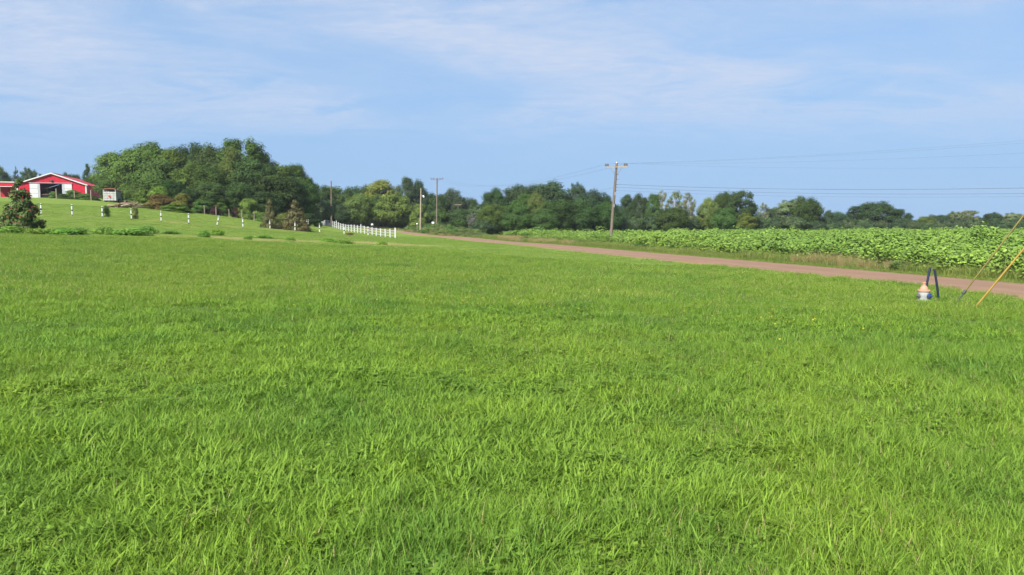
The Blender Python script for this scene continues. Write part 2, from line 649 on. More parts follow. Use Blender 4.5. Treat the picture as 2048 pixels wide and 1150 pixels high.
# ------------------------------------------------------------------ ground
def build_ground():
    az = np.concatenate([np.linspace(-180, -56, 30, endpoint=False), np.linspace(-56, 56, 300, endpoint=False), np.linspace(56, 180, 30)])
    az = np.radians(az)
    rr = np.concatenate([[.3], np.geomspace(1.0, 300, 210), np.geomspace(330, 7000, 26)])
    A, Rr = np.meshgrid(az, rr)
    x, y = (Rr * np.sin(A)).ravel(), (Rr * np.cos(A)).ravel()
    z = terr(x, y)
    near = np.hypot(x, y) < 130
    z = z + np.where(near, (fbm(x, y, 3.0, 5) - .5) * .06, 0)
    na = len(az)
    idx = np.arange(len(x)).reshape(A.shape)
    f = np.stack([idx[:-1, :-1], idx[1:, :-1], idx[1:, 1:], idx[:-1, 1:]], -1).reshape(-1, 4)
    me = bpy.data.meshes.new('ground')
    me.from_pydata(np.stack([x, y, z], 1).tolist(), [], f.tolist())
    dry = np.zeros(len(x))
    dl = poly_d(x, y, POST_LINE)
    dry = np.maximum(dry, np.exp(-(dl / .8) ** 2) * .75)
    for px, Y, r in BARE:
        p = W(px, HOR, Y)
        d = np.hypot((x - p.x) / 1.6, y - p.y) + (fbm(x, y, 1.7, 77) - .5) * 2.2
        dry = np.maximum(dry, np.clip(1.15 - d / r, 0, 1) * .8)
    rd = np.abs(road_d(x, y))
    dry = np.maximum(dry, np.clip((HALF + .7 - rd) / .6, 0, 1) * .8)
    at = me.attributes.new('dry', 'FLOAT', 'POINT')
    at.data.foreach_set('value', dry.astype(np.float32))
    lg = long_grass(x, y).astype(np.float32)
    at = me.attributes.new('long', 'FLOAT', 'POINT')
    at.data.foreach_set('value', lg)
    me.polygons.foreach_set('use_smooth', [True] * len(me.polygons))
    m, N, L, out = mat_new('ground_turf')
    geo = N.new('ShaderNodeNewGeometry')
    P = geo.outputs['Position']
    a = N.new('ShaderNodeAttribute')
    a.attribute_name = 'dry'
    b = N.new('ShaderNodeAttribute')
    b.attribute_name = 'long'
    f1 = noise_fac(N, L, P, .16, .35, .65, 6, .6)
    f2 = noise_fac(N, L, P, 1.7, .3, .7, 6, .65)
    f3 = noise_fac(N, L, P, 14, .3, .7, 4, .6)
    mow = mix_rgb(N, L, f1, (.125, .205, .028), (.18, .235, .036))
    mow = mix_rgb(N, L, nmath(N, L, 'MULTIPLY', f2, .45), mow, (.085, .165, .024))
    mow = mix_rgb(N, L, nmath(N, L, 'MULTIPLY', f3, .35), mow, (.19, .225, .045))
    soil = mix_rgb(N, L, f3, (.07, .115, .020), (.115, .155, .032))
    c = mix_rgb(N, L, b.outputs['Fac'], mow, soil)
    dirt = mix_rgb(N, L, f2, (.36, .245, .115), (.27, .225, .085))
    da = nmath(N, L, 'MULTIPLY', a.outputs['Fac'], nmath(N, L, 'ADD', nmath(N, L, 'MULTIPLY', f2, .55), .55), True)
    c = mix_rgb(N, L, da, c, dirt)
    p = N.new('ShaderNodeBsdfPrincipled')
    p.inputs['Roughness'].default_value = .9
    p.inputs['Specular IOR Level'].default_value = .1
    L.new(c, p.inputs['Base Color'])
    bp = N.new('ShaderNodeBump')
    bp.inputs['Strength'].default_value = .8
    bp.inputs['Distance'].default_value = .06
    L.new(f3, bp.inputs['Height'])
    L.new(bp.outputs[0], p.inputs['Normal'])
    L.new(p.outputs[0], out.inputs[0])
    o = obj('ground', me, m)
    tag(o, kind='structure')


build_ground()


def build_road():
    offs = np.array([-1, -.86, -.58, -.45, -.3, 0, .3, .45, .58, .86, 1])
    v, f, tv = [], [], []
    n = len(ROAD)
    for i in range(n):
        for k, t in enumerate(offs):
            w = HALF + (value_noise(np.array([i * 1.0]), np.array([t * 3 + 5]), 2.3, 3)[0] - .5) * .7 * (abs(t) == 1)
            q = ROAD[i] + RN[i] * t * w
            v.append((q[0], q[1], gz(q[0], q[1]) + (.05 + .03 * (1 - t * t) if abs(t) < .9 else -.03)))
            tv.append(t)
    for i in range(n - 1):
        for k in range(10):
            a = i * 11 + k
            f.append((a, a + 1, a + 12, a + 11))
    me = new_mesh('road', v, f, True, tv)
    m, N, L, out = mat_new('red_chipseal')
    geo = N.new('ShaderNodeNewGeometry')
    P = geo.outputs['Position']
    f1 = noise_fac(N, L, P, .35, .3, .7, 6, .6)
    f2 = noise_fac(N, L, P, 40, .25, .75, 4, .7)
    c = mix_rgb(N, L, f1, (.212, .124, .074), (.258, .155, .096))
    at = N.new('ShaderNodeAttribute')
    at.attribute_name = 'rnd'
    ab = nmath(N, L, 'ABSOLUTE', at.outputs['Fac'])
    wheel = nmath(N, L, 'SUBTRACT', 1.0, nmath(N, L, 'MULTIPLY', nmath(N, L, 'ABSOLUTE', nmath(N, L, 'SUBTRACT', ab, .45)), 5.0), True)
    f3 = noise_fac(N, L, P, 1.1, .35, .7, 6, .65)
    c = mix_rgb(N, L, nmath(N, L, 'MULTIPLY', wheel, .45), c, (.30, .19, .125))
    c = mix_rgb(N, L, nmath(N, L, 'MULTIPLY', f3, .4), c, (.15, .098, .066))
    edge = nmath(N, L, 'MULTIPLY', nmath(N, L, 'SUBTRACT', ab, .72), 3.0, True)
    c = mix_rgb(N, L, nmath(N, L, 'MULTIPLY', edge, f3), c, (.16, .14, .06))
    c = mix_rgb(N, L, nmath(N, L, 'MULTIPLY', f2, .4), c, (.15, .092, .066))
    p = N.new('ShaderNodeBsdfPrincipled')
    L.new(c, p.inputs['Base Color'])
    p.inputs['Roughness'].default_value = .85
    p.inputs['Specular IOR Level'].default_value = .2
    bp = N.new('ShaderNodeBump')
    bp.inputs['Strength'].default_value = .5
    bp.inputs['Distance'].default_value = .01
    L.new(f2, bp.inputs['Height'])
    L.new(bp.outputs[0], p.inputs['Normal'])
    L.new(p.outputs[0], out.inputs[0])
    tag(obj('road', me, m), kind='structure')
    # pale gravel turn-off at the far bend
    c0 = W(803, HOR, 186)
    v = [(c0.x, c0.y, gz(c0.x, c0.y) + .14)]
    for k in range(20):
        a = 2 * math.pi * k / 20
        r = 1 + .2 * math.sin(3 * a + 1)
        x, y = c0.x + 4.5 * r * math.cos(a), c0.y + 5.5 * r * math.sin(a)
        v.append((x, y, gz(x, y) + .09))
    me = new_mesh('gravel_turnoff', v, [(0, 1 + k, 1 + (k + 1) % 20) for k in range(20)])
    tag(obj('gravel_path', me, plain('pale_gravel', (.30, .23, .15), .9, .2, 3)), kind='structure')


build_road()

# ------------------------------------------------------------------ scattered ground cover (geometry nodes on prototype tufts)
def blades(n, radius, lmin, lmax, wmin, wmax, lean, seed, seg=3, droop=.5, base_rnd=None):
    r = np.random.default_rng(seed)
    V, Fc, rn = [], [], []
    for i in range(n):
        a = r.uniform(0, 2 * math.pi)
        rad = radius * math.sqrt(r.random())
        bx, by = rad * math.cos(a), rad * math.sin(a)
        Lb = r.uniform(lmin, lmax)
        wd = r.uniform(wmin, wmax)
        az = r.uniform(0, 2 * math.pi)
        tilt = abs(r.normal(0, lean)) + lean * .3
        tilt = min(tilt, 1.45)
        dr = r.uniform(.3, 1.3) * droop
        hx, hy = math.cos(az), math.sin(az)
        tw = az + math.pi / 2 + r.normal(0, .5)
        wx, wy = math.cos(tw), math.sin(tw)
        px_, pz_ = 0.0, 0.0
        n0 = len(V)
        val = r.random() if base_rnd is None else base_rnd
        ang = tilt
        for s in range(seg + 1):
            t = s / seg
            ww = wd * (.65 + .55 * math.sin(math.pi * min(t * 1.3 + .1, 1))) * (1 - t ** 3) * .5
            x, y = bx + hx * px_, by + hy * px_
            if s == seg:
                V.append((x, y, pz_))
                rn.append(val)
            else:
                V += [(x - wx * ww, y - wy * ww, pz_), (x + wx * ww, y + wy * ww, pz_)]
                rn += [val, val]
            px_ += math.sin(ang) * Lb / seg
            pz_ += math.cos(ang) * Lb / seg
            ang = min(ang + dr / seg * 1.5, 2.1)
        for s in range(seg - 1):
            b = n0 + 2 * s
            Fc.append((b, b + 1, b + 3, b + 2))
        b = n0 + 2 * (seg - 1)
        Fc.append((b, b + 1, b + 2))
    return V, Fc, rn


def broadleaves(n, radius, h, size, seed):
    r = np.random.default_rng(seed)
    V, Fc, rn = [], [], []
    for i in range(n):
        a, rad = r.uniform(0, 6.28), radius * math.sqrt(r.random())
        c = Vector((rad * math.cos(a), rad * math.sin(a), r.uniform(.3, 1) * h))
        base = r.uniform(0, 6.28)
        for k in range(3):
            b = base + k * 2.1
            d = Vector((math.cos(b), math.sin(b), r.uniform(-.1, .35)))
            s = Vector((-math.sin(b), math.cos(b), 0))
            L_ = size * r.uniform(.7, 1.3)
            n0 = len(V)
            V += [c, c + d * L_ * .5 + s * L_ * .42, c + d * L_, c + d * L_ * .5 - s * L_ * .42]
            Fc.append((n0, n0 + 1, n0 + 2, n0 + 3))
            rn += [r.random()] * 4
    return V, Fc, rn


def merge(*parts):
    V, Fc, rn = [], [], []
    for v, f, r_ in parts:
        n = len(V)
        V += v
        Fc += [tuple(n + i for i in q) for q in f]
        rn += r_
    return V, Fc, rn


def proto_collection(name, items, mats):
    c = bpy.data.collections.new(name)
    for i, (V, Fc, rn) in enumerate(items):
        me = new_mesh('%s_%02d' % (name, i), V, Fc, False, rn)
        me.materials.append(mats[i] if isinstance(mats, (list, tuple)) else mats)
        o = bpy.data.objects.new('%s_%02d' % (name, i), me)
        c.objects.link(o)
    return c


def scatter(name, coll, x, y, z, rot, scl, idx, label=None, cat=None):
    me = bpy.data.meshes.new(name)
    n = len(x)
    me.vertices.add(n)
    me.vertices.foreach_set('co', np.stack([x, y, z], 1).astype(np.float32).ravel())
    a = me.attributes.new('rot', 'FLOAT_VECTOR', 'POINT')
    a.data.foreach_set('vector', np.asarray(rot, np.float32).ravel())
    a = me.attributes.new('scl', 'FLOAT_VECTOR', 'POINT')
    a.data.foreach_set('vector', np.asarray(scl, np.float32).ravel())
    a = me.attributes.new('idx', 'INT', 'POINT')
    a.data.foreach_set('value', np.asarray(idx, np.int32))
    me.update()
    o = bpy.data.objects.new(name, me)
    COL.objects.link(o)
    ng = bpy.data.node_groups.new(name + '_scatter', 'GeometryNodeTree')
    ng.interface.new_socket('Geometry', in_out='INPUT', socket_type='NodeSocketGeometry')
    ng.interface.new_socket('Geometry', in_out='OUTPUT', socket_type='NodeSocketGeometry')
    gi, go = ng.nodes.new('NodeGroupInput'), ng.nodes.new('NodeGroupOutput')
    ip = ng.nodes.new('GeometryNodeInstanceOnPoints')
    ci = ng.nodes.new('GeometryNodeCollectionInfo')
    ci.inputs['Collection'].default_value = coll
    ci.inputs['Separate Children'].default_value = True
    ci.inputs['Reset Children'].default_value = True

    def na(nm, ty):
        k = ng.nodes.new('GeometryNodeInputNamedAttribute')
        k.data_type = ty
        k.inputs['Name'].default_value = nm
        return k.outputs['Attribute']
    e2r = ng.nodes.new('FunctionNodeEulerToRotation')
    ng.links.new(na('rot', 'FLOAT_VECTOR'), e2r.inputs[0])
    ng.links.new(gi.outputs[0], ip.inputs['Points'])
    ng.links.new(ci.outputs[0], ip.inputs['Instance'])
    ip.inputs['Pick Instance'].default_value = True
    ng.links.new(na('idx', 'INT'), ip.inputs['Instance Index'])
    ng.links.new(e2r.outputs[0], ip.inputs['Rotation'])
    ng.links.new(na('scl', 'FLOAT_VECTOR'), ip.inputs['Scale'])
    ng.links.new(ip.outputs[0], go.inputs[0])
    md = o.modifiers.new('scatter', 'NODES')
    md.node_group = ng
    tag(o, label, cat, kind='stuff')
    return o


def fan(y0, y1, dens, side=.80, pad=2.5):
    """Random points over the ground ahead between depths y0 and y1."""
    xm = side * y1 + pad
    n = int(2 * xm * (y1 - y0) * dens)
    x = rng.uniform(-xm, xm, n)
    y = rng.uniform(y0, y1, n)
    k = np.abs(x) < side * y + pad
    return x[k], y[k]


def rots(n, tilt=.12):
    return np.stack([rng.normal(0, tilt, n), rng.normal(0, tilt, n), rng.uniform(0, 6.283, n)], 1)


def build_lawn():
    T = []
    for s in range(3):   # 0-2 fine upright grass
        T.append(merge(blades(16, .07, .10, .22, .003, .0055, .45, 10 + s, 3, .7), blades(10, .07, .05, .10, .004, .007, .8, 20 + s, 2, .4)))
    for s in range(4):   # 3-6 broad splayed crabgrass
        T.append(merge(blades(19, .08, .07, .17, .0065, .0125, .85, 30 + s, 3, .9), blades(8, .07, .05, .10, .005, .009, .9, 40 + s, 2, .4)))
    for s in range(2):   # 7-8 low leafy weeds with blades
        T.append(merge(broadleaves(11, .08, .075, .03, 50 + s), blades(10, .07, .06, .13, .005, .009, .7, 55 + s, 3, .7)))
    # 9 lone tall stems
    T.append(blades(3, .03, .22, .36, .004, .007, .3, 60, 4, .6))
    # 10-11 coarse clump
    for s in range(2):
        T.append(blades(26, .09, .16, .36, .006, .012, .48, 65 + s, 4, .9))
    # 12-15 wide patches for the middle distance
    for s in range(4):
        T.append(merge(blades(140, .32, .07, .17, .006, .011, 1.1, 70 + s, 2, 1.0), blades(40, .32, .10, .20, .004, .007, .5, 80 + s, 2, .6)))
    coll = proto_collection('lawn_tuft', T, M['lawn'])
    X, Y, S, I = [], [], [], []

    def add(x, y, s, i):
        X.append(x); Y.append(y); S.append(s); I.append(i)
    for y0, y1, d, side, pad in ((1.6, 6, 430, .85, 1.5), (6, 11, 260, .80, 1.5), (11, 18, 110, .77, 2)):
        x, y = fan(y0, y1, d, side, pad)
        k = long_grass(x, y)
        x, y = x[k], y[k]
        n = len(x)
        nz = fbm(x, y, 2.6, 101)
        r = rng.random(n)
        broad = (nz + (r - .5) * .5 - x * .02) > .42
        i = np.where(broad, rng.integers(3, 7, n), rng.integers(0, 3, n))
        q = rng.random(n)
        clov = np.clip((fbm(x, y, 1.6, 131) - .52) * 3, .03, .22)
        i = np.where(q < clov, rng.integers(7, 9, n), i)
        i = np.where((q > .97), 9, i)
        h = fbm(x, y, .9, 111)
        s = rng.uniform(.7, 1.2, n) * (.42 + 1.1 * h) * np.where(np.hypot(x - 10.75, y - 18.3) < 1.1, .95, 1)
        add(x, y, s, i)
    # coarse clumps: a few spots
    for px, py, Yd, nn, sp in ((430, 660, 13.0, 20, .75), (660, 640, 14.2, 10, .5), (1730, 625, 15.5, 14, .9), (820, 900, 5.3, 5, .25), (1880, 700, 11, 9, .6), (60, 640, 14, 8, .6), (1500, 780, 8.2, 6, .4), (330, 900, 5.4, 5, .3)):
        c = W(px, HOR, Yd)
        x = c.x + rng.normal(0, sp, nn)
        y = c.y + rng.normal(0, sp * .8, nn)
        add(x, y, rng.uniform(.55, .95, nn), rng.integers(10, 12, nn))
    x, y = fan(3, 22, .85)
    k = long_grass(x, y)
    add(x[k], y[k], rng.uniform(.4, .75, k.sum()), rng.integers(10, 12, k.sum()))
    for y0, y1, d in ((16, 30, 20), (30, 46, 12), (46, 62, 8)):
        x, y = fan(y0, y1, d, .78, 3)
        k = long_grass(x, y)
        x, y = x[k], y[k]
        n = len(x)
        add(x, y, rng.uniform(.8, 1.2, n) * (.5 + .8 * fbm(x, y, 2.2, 111)) * np.where(np.hypot(x - 10.75, y - 18.3) < 1.1, .95, 1), rng.integers(12, 16, n))
    x, y, s, i = map(np.concatenate, (X, Y, S, I))
    z = terr(x, y) - .005
    n = len(x)
    sc3 = np.stack([s, s, s * rng.uniform(.85, 1.15, n)], 1)
    scatter('lawn_grass', coll, x, y, z, rots(n), sc3, i, 'long green grass of the front lawn', 'grass')

    # mown lawn beyond
    T = [merge(blades(90, .45, .03, .07, .008, .014, .8, 90 + s, 2, .4)) for s in range(3)]
    coll = proto_collection('mown_tuft', T, M['mown'])
    x, y = fan(38, 118, 3.2, .80, 3)
    k = ~long_grass(x, y)
    rd = road_d(x, y)
    k &= rd < -HALF - .1
    d = poly_d(x, y, POST_LINE)
    k &= (d > .9) | (rng.random(len(x)) < .3)
    for px, Yd, r_ in BARE:
        c = W(px, HOR, Yd)
        k &= np.hypot((x - c.x) / 1.6, y - c.y) > r_ * .9 * rng.random(len(x)) ** .3
    x, y = x[k], y[k]
    n = len(x)
    s = rng.uniform(.8, 1.3, n)
    scatter('mown_grass', coll, x, y, terr(x, y), rots(n, .05), np.stack([s, s, s], 1), rng.integers(0, 3, n), 'short mown grass between the long lawn and the striped posts', 'grass')

    # tiny yellow flowers in the long grass
    V, Fc, rn = [], [], []
    for k in range(6):
        a, b = k * math.pi / 3, (k + 1) * math.pi / 3
        n0 = len(V)
        V += [(0, 0, .17), (.011 * math.cos(a), .011 * math.sin(a), .176), (.013 * math.cos((a + b) / 2), .013 * math.sin((a + b) / 2), .172), (.011 * math.cos(b), .011 * math.sin(b), .176)]
        Fc.append((n0, n0 + 1, n0 + 2, n0 + 3))
        rn += [.5] * 4
    coll = proto_collection('yellow_flower', [(V, Fc, rn)], M['petal'])
    X, Y = [], []
    for px, py, nn, sp in ((1060, 615, 26, 1.1), (950, 618, 18, .9), (1090, 638, 12, .6), (1600, 655, 22, .8), (1460, 620, 10, 1.0), (345, 575, 8, .5), (700, 632, 5, .5), (1270, 630, 10, .9), (1560, 700, 5, .6)):
        Yd = 1.82 / ((py - HOR) / F)
        c = W(px, HOR, Yd)
        X.append(c.x + rng.normal(0, sp, nn))
        Y.append(c.y + rng.normal(0, sp * .7, nn))
    x, y = np.concatenate(X), np.concatenate(Y)
    n = len(x)
    s = rng.uniform(.9, 1.4, n)
    scatter('yellow_flowers', coll, x, y, terr(x, y), rots(n, .3), np.stack([s, s, s * .9], 1), np.zeros(n), 'tiny yellow flowers sprinkled through the long lawn grass', 'flowers')


build_lawn()


# ------------------------------------------------------------------ verge and crop field
def along_road(n, s0, s1, d0, d1):
    """Random points at s (index along the course) and offset d on the field side."""
    t = rng.uniform(s0, s1, n)
    i = np.clip(t.astype(int), 0, len(ROAD) - 2)
    fr = (t - i)[:, None]
    p = ROAD[i] * (1 - fr) + ROAD[i + 1] * fr
    nn = RN[i]
    d = rng.uniform(d0, d1, n)
    q = p + nn * d[:, None]
    return q[:, 0], q[:, 1], d


def in_view(x, y, m=1.5):
    return (np.abs(x) < .78 * y + 6) & (y > 1)


FIELD_D0 = HALF + 3.6
front = lambda y: HALF + np.interp(y, [20, 35, 60, 90], [1.5, 2.2, 3.3, 3.6])
crop_h = lambda x, y: .26 + .96 * fbm(x, y, 4.0, 200)


def crop_proto(seed, nleaf=92, simple=False):
    r = np.random.default_rng(seed)
    V, Fc, rn = [], [], []
    stems = MB()
    ns = 3
    tips = []
    for s in range(ns):
        a = r.uniform(0, 6.28)
        lean = r.uniform(.1, .38)
        top = Vector((math.cos(a) * lean, math.sin(a) * lean, r.uniform(1.05, 1.5)))
        stems.tube([(0, 0, -.05), top * .5 + Vector((0, 0, .1)), top], [.016, .012, .006], 5)
        tips.append(top)
    for i in range(nleaf):
        tp = tips[r.integers(ns)]
        t = r.uniform(.12, 1.0) ** .75
        c = tp * t
        a = r.uniform(0, 6.28)
        out = Vector((math.cos(a), math.sin(a), 0))
        pet = r.uniform(.08, .34) * (1.15 - .5 * t)
        base = c + out * pet + Vector((0, 0, r.uniform(.0, .14)))
        L_ = r.uniform(.11, .23) * (1.1 - .25 * t)
        pitch = r.uniform(-.75, .25)
        d = out * math.cos(pitch) + Vector((0, 0, math.sin(pitch)))
        sd_ = Vector((-math.sin(a), math.cos(a), r.uniform(-.3, .3))).normalized()
        up = d.cross(sd_)
        n0 = len(V)
        w = L_ * r.uniform(.42, .55)
        V += [base, base + d * L_ * .28 + sd_ * w - up * .02, base + d * L_ * .72 + sd_ * w * .7 - up * .03, base + d * L_,
              base + d * L_ * .72 - sd_ * w * .7 - up * .03, base + d * L_ * .28 - sd_ * w - up * .02, base + d * L_ * .5 + up * .015]
        m = n0 + 6
        Fc += [(n0, n0 + 1, m), (n0 + 1, n0 + 2, m), (n0 + 2, n0 + 3, m), (n0 + 3, n0 + 4, m), (n0 + 4, n0 + 5, m), (n0 + 5, n0, m)]
        v = r.random() * .75 + .25 * t
        rn += [v] * 7
    return (V, Fc, rn), stems


M['crop_stem'] = plain('crop_stem', (.16, .20, .06), .7, .2)
CROPS = [crop_proto(300 + s) for s in range(5)]
N_ROAD = len(ROAD)


def build_field():
    # front row: plants of their own
    meshes = []
    for k, (lf, st) in enumerate(CROPS):
        me = new_mesh('crop_foliage', lf[0], lf[1], False, lf[2])
        me.materials.append(M['crop'])
        sm = new_mesh('crop_stem', st.v, st.f)
        sm.materials.append(M['crop_stem'])
        meshes.append((me, sm))
    spots = []
    # arc length along the road, front line of the field
    seg = np.linalg.norm(np.diff(ROAD, axis=0), axis=1)
    arc = np.concatenate([[0], np.cumsum(seg)])
    a = arc[np.argmin(np.abs(ROAD[:, 1] - 14))]
    a1 = arc[np.argmin(np.abs(ROAD[:, 1] - 92))]
    while a < a1:
        i = int(np.searchsorted(arc, a)) - 1
        t = (a - arc[i]) / seg[i]
        p = ROAD[i] * (1 - t) + ROAD[i + 1] * t + RN[i] * (float(front(ROAD[i][1])) - .1 + random.uniform(-.5, .5))
        if abs(p[0]) < .76 * p[1] + 2:
            spots.append((p[0], p[1]))
        a += random.uniform(.75, 1.15) * (1 + max(0, p[1] - 40) * .012)
    for q, (x, y) in enumerate(spots):
        k = q % 5
        t = thing('crop_plant', 'broad-leaved green crop plant in the front row of the field, facing the road', 'crop plant', (x, y, gz(x, y)), random.uniform(0, 6.28), 'front row of the crop field')
        s = random.uniform(.66, .92)
        t.scale = (s, s, s * random.uniform(.85, 1.1))
        obj('foliage', meshes[k][0], None, t)
        obj('stem', meshes[k][1], None, t)
    # the rest of the field
    items = []
    for lf, st in CROPS:
        V, Fc, rn = list(lf[0]), list(lf[1]), list(lf[2])
        n = len(V)
        items.append((V, Fc, rn))
    coll = proto_collection('field_plant', items, M['crop'])
    X, Y = [], []
    for y0, y1, d in ((12, 45, 2.1), (45, 80, 1.4), (80, 175, .75)):
        xm = .80 * y1 + 8
        n = int(2 * xm * (y1 - y0) * d)
        x, y = rng.uniform(-xm, xm, n), rng.uniform(y0, y1, n)
        k = in_view(x, y)
        x, y = x[k], y[k]
        rd = road_d(x, y)
        far = 118 + .45 * np.maximum(x, 0)
        k = (rd > front(y) + .5) & (y < far) & (x > -7.5 + (y - 90) * .03)
        X.append(x[k]); Y.append(y[k])
    x, y = np.concatenate(X), np.concatenate(Y)
    n = len(x)
    s = rng.uniform(.85, 1.15, n)
    h = crop_h(x, y) * rng.uniform(.85, 1.12, n) * np.where(rng.random(n) < .04, 1.28, 1)
    wide = np.where(y > 80, 1.5, np.where(y > 45, 1.2, 1.0))
    scatter('crop_field', coll, x, y, terr(x, y), rots(n, .08), np.stack([s * wide, s * wide, s * h], 1), rng.integers(0, 5, n), 'dense broad-leaved green crop filling the field', 'crop')

    # verge: rough grass between road and field
    T = [blades(38, .22, .30, .75, .006, .012, .28, 400 + s, 3, .5) for s in range(3)]
    T += [merge(blades(34, .20, .45, .95, .004, .008, .20, 410 + s, 3, .35)) for s in range(3)]
    T += [merge(blades(60, .25, .08, .28, .007, .013, .6, 420 + s, 2, .6)) for s in range(2)]
    mats = [M['verge_green']] * 3 + [M['verge_tan']] * 3 + [M['verge_green']] * 2
    coll = proto_collection('verge_tuft', T, mats)
    X, Y, I, S = [], [], [], []
    n = 52000
    x, y, d = along_road(n, 0, N_ROAD - 40, HALF - .1, FIELD_D0 + 1.2)
    # thin far ones are still needed: the course is sampled evenly by index
    k = in_view(x, y) & (d < front(y) + .9)
    x, y, d = x[k], y[k], d[k]
    n = len(x)
    tan = (fbm(x, y, 9.0, 500) > .54) & (d > HALF + 1.0) & (d < front(y) + .2) & (rng.random(n) < .7)
    low = (d < HALF + .9)
    i = np.where(tan, rng.integers(3, 6, n), rng.integers(0, 3, n))
    i = np.where(low | (rng.random(n) < .25) & ~tan, rng.integers(6, 8, n), i)
    s = rng.uniform(.7, 1.15, n) * np.where(low, .8, 1.0) * (.35 + .75 * fbm(x, y, 4.0, 510))
    z = terr(x, y)
    scatter('verge_grass', coll, x, y, z, rots(n, .1), np.stack([s, s, s], 1), i, 'rough green and straw-coloured grass between road and crop field', 'grass')


build_field()


# ------------------------------------------------------------------ trees
def ring_tube(pts, radii, seg=6):
    m = MB()
    m.tube(pts, radii, seg)
    return m


def make_crown(seed, shape, nclus, nleaf, leaf, cb=.10, rc=(.10, .17), up=.35, elong=1.0, flat=1.0, asp=1.0):
    """Crown of unit height and unit width made of leaf clumps; returns leaf mesh data and clump centres."""
    r = np.random.default_rng(seed)
    C, RC = [], []
    for i in range(nclus):
        t = r.random()
        if shape == 'cone':
            z = cb + (1 - cb) * (t ** 1.35) * .95
            rad = .5 * (1 - (z - cb) / (1 - cb)) ** .85
            rr = rad * r.uniform(.35, .92)
            rc_ = .05 + .09 * rad * 2 * r.uniform(.6, 1.1)
        elif shape == 'dome':
            rc_ = r.uniform(*rc)
            z = max(.02, (1 - rc_ * .8) * t ** .9)
            rr = max(.05, .5 * math.sqrt(max(0, 1 - z ** 2.2)) - rc_ * .6) * r.uniform(.45, 1.0)
        else:
            u = r.normal(size=3)
            u /= np.linalg.norm(u)
            k = r.uniform(.50, 1.0) ** .6
            zc_, hz = (1 + cb) / 2, (1 - cb) / 2
            rc_ = r.uniform(*rc)
            z = zc_ + u[2] * k * (hz - rc_ * .7)
            if shape == 'oak':
                w = .5 if z > .45 else .5 * (.80 + .2 * (z / .45))
            elif shape == 'egg':
                w = .5 * (1.0 - .35 * max(0, (z - .35)))
            else:
                w = .5
            rr = math.hypot(u[0], u[1]) * k * (w - rc_ * .6) * 1.05
        a = r.uniform(0, 6.283)
        if shape == 'ell' or shape == 'oak' or shape == 'egg':
            a = math.atan2(u[1], u[0])
        C.append((rr * math.cos(a), rr * math.sin(a), z))
        RC.append(rc_)
    C, RC = np.array(C), np.array(RC)
    ci = np.repeat(np.arange(nclus), np.maximum(20, (nleaf * (RC / RC.mean()) ** 2).astype(int)))
    n = len(ci)
    u = r.normal(size=(n, 3))
    u /= np.linalg.norm(u, axis=1)[:, None]
    k = r.random(n) ** .45
    # knobbly clumps
    lump = 1 + .28 * np.sin(u[:, 0] * 5 + ci) * np.sin(u[:, 1] * 5 + ci * 1.7) * np.sin(u[:, 2] * 4 + ci * .6)
    P = C[ci] + u * (k * RC[ci] * lump)[:, None] * np.array([1, 1, .85 * flat / asp])
    P[:, 2] = np.clip(P[:, 2], .01, 1.02)
    oc = C[ci] - np.array([0, 0, .45])
    oc /= np.linalg.norm(oc, axis=1)[:, None] + 1e-6
    nrm = u * .85 + oc * .45 + np.array([0, 0, up]) + r.normal(size=(n, 3)) * .42
    nrm /= np.linalg.norm(nrm, axis=1)[:, None]
    t1 = np.cross(nrm, r.normal(size=(n, 3)))
    t1 /= np.linalg.norm(t1, axis=1)[:, None]
    t2 = np.cross(nrm, t1)
    sz = leaf * r.uniform(.6, 1.35, n)
    a1, a2 = t1 * (sz * elong)[:, None], t2 * (sz * .62)[:, None]
    a1[:, 2] /= asp
    a2[:, 2] /= asp
    V = np.stack([P - a1, P + a2 - a1 * .1, P + a1, P - a2 - a1 * .1], 1).reshape(-1, 3)
    Fc = np.arange(n * 4).reshape(-1, 4)
    clus_val = r.uniform(.05, .95, nclus)
    rnd = np.clip(clus_val[ci] * .55 + r.random(n) * .45, 0, 1)
    return V, Fc, np.repeat(rnd, 4), C


def make_tree(seed, shape, nclus=46, nleaf=260, leaf=.016, cb=.10, rc=(.10, .17), trunk_r=.022, limbs=14, flat=1.0, elong=1.0, mat=None, bark=None, twigs=False, asp=1.0):
    V, Fc, rn, C = make_crown(seed, shape, nclus, nleaf, leaf, cb, rc, flat=flat, elong=elong, asp=asp)
    me = bpy.data.meshes.new('crown')
    me.from_pydata(V.tolist(), [], Fc.tolist())
    at = me.attributes.new('rnd', 'FLOAT', 'POINT')
    at.data.foreach_set('value', rn.astype(np.float32))
    me.materials.append(mat or M['foliage'])
    r = np.random.default_rng(seed + 999)
    m = MB()
    top = .72 if shape != 'cone' else .95
    bx, by = r.normal(0, .02, 2)
    axis = [Vector((0, 0, -.03)), Vector((bx * .3, by * .3, .2)), Vector((bx, by, .45)), Vector((bx * 1.5, by * 1.5, top))]
    m.tube(axis, [trunk_r * 1.25, trunk_r, trunk_r * .75, trunk_r * .2], 8)
    if shape != 'cone':
        order = r.permutation(len(C))[:limbs]
        for j in order:
            c = Vector(C[j])
            z0 = max(.08, min(c.z - .12, .6)) * r.uniform(.6, 1)
            b = Vector((bx * z0 * 2, by * z0 * 2, z0))
            mid = b.lerp(c, .5) + Vector((0, 0, .03))
            m.tube([b, mid, c], [trunk_r * .5, trunk_r * .3, trunk_r * .1], 5)
            if twigs:
                for _ in range(3):
                    e = c + Vector(r.normal(0, .08, 3))
                    m.tube([mid.lerp(c, .6), e], [trunk_r * .14, trunk_r * .05], 4)
    tm = new_mesh('trunk', m.v, m.f, True)
    tm.materials.append(bark or M['bark'])
    return me, tm


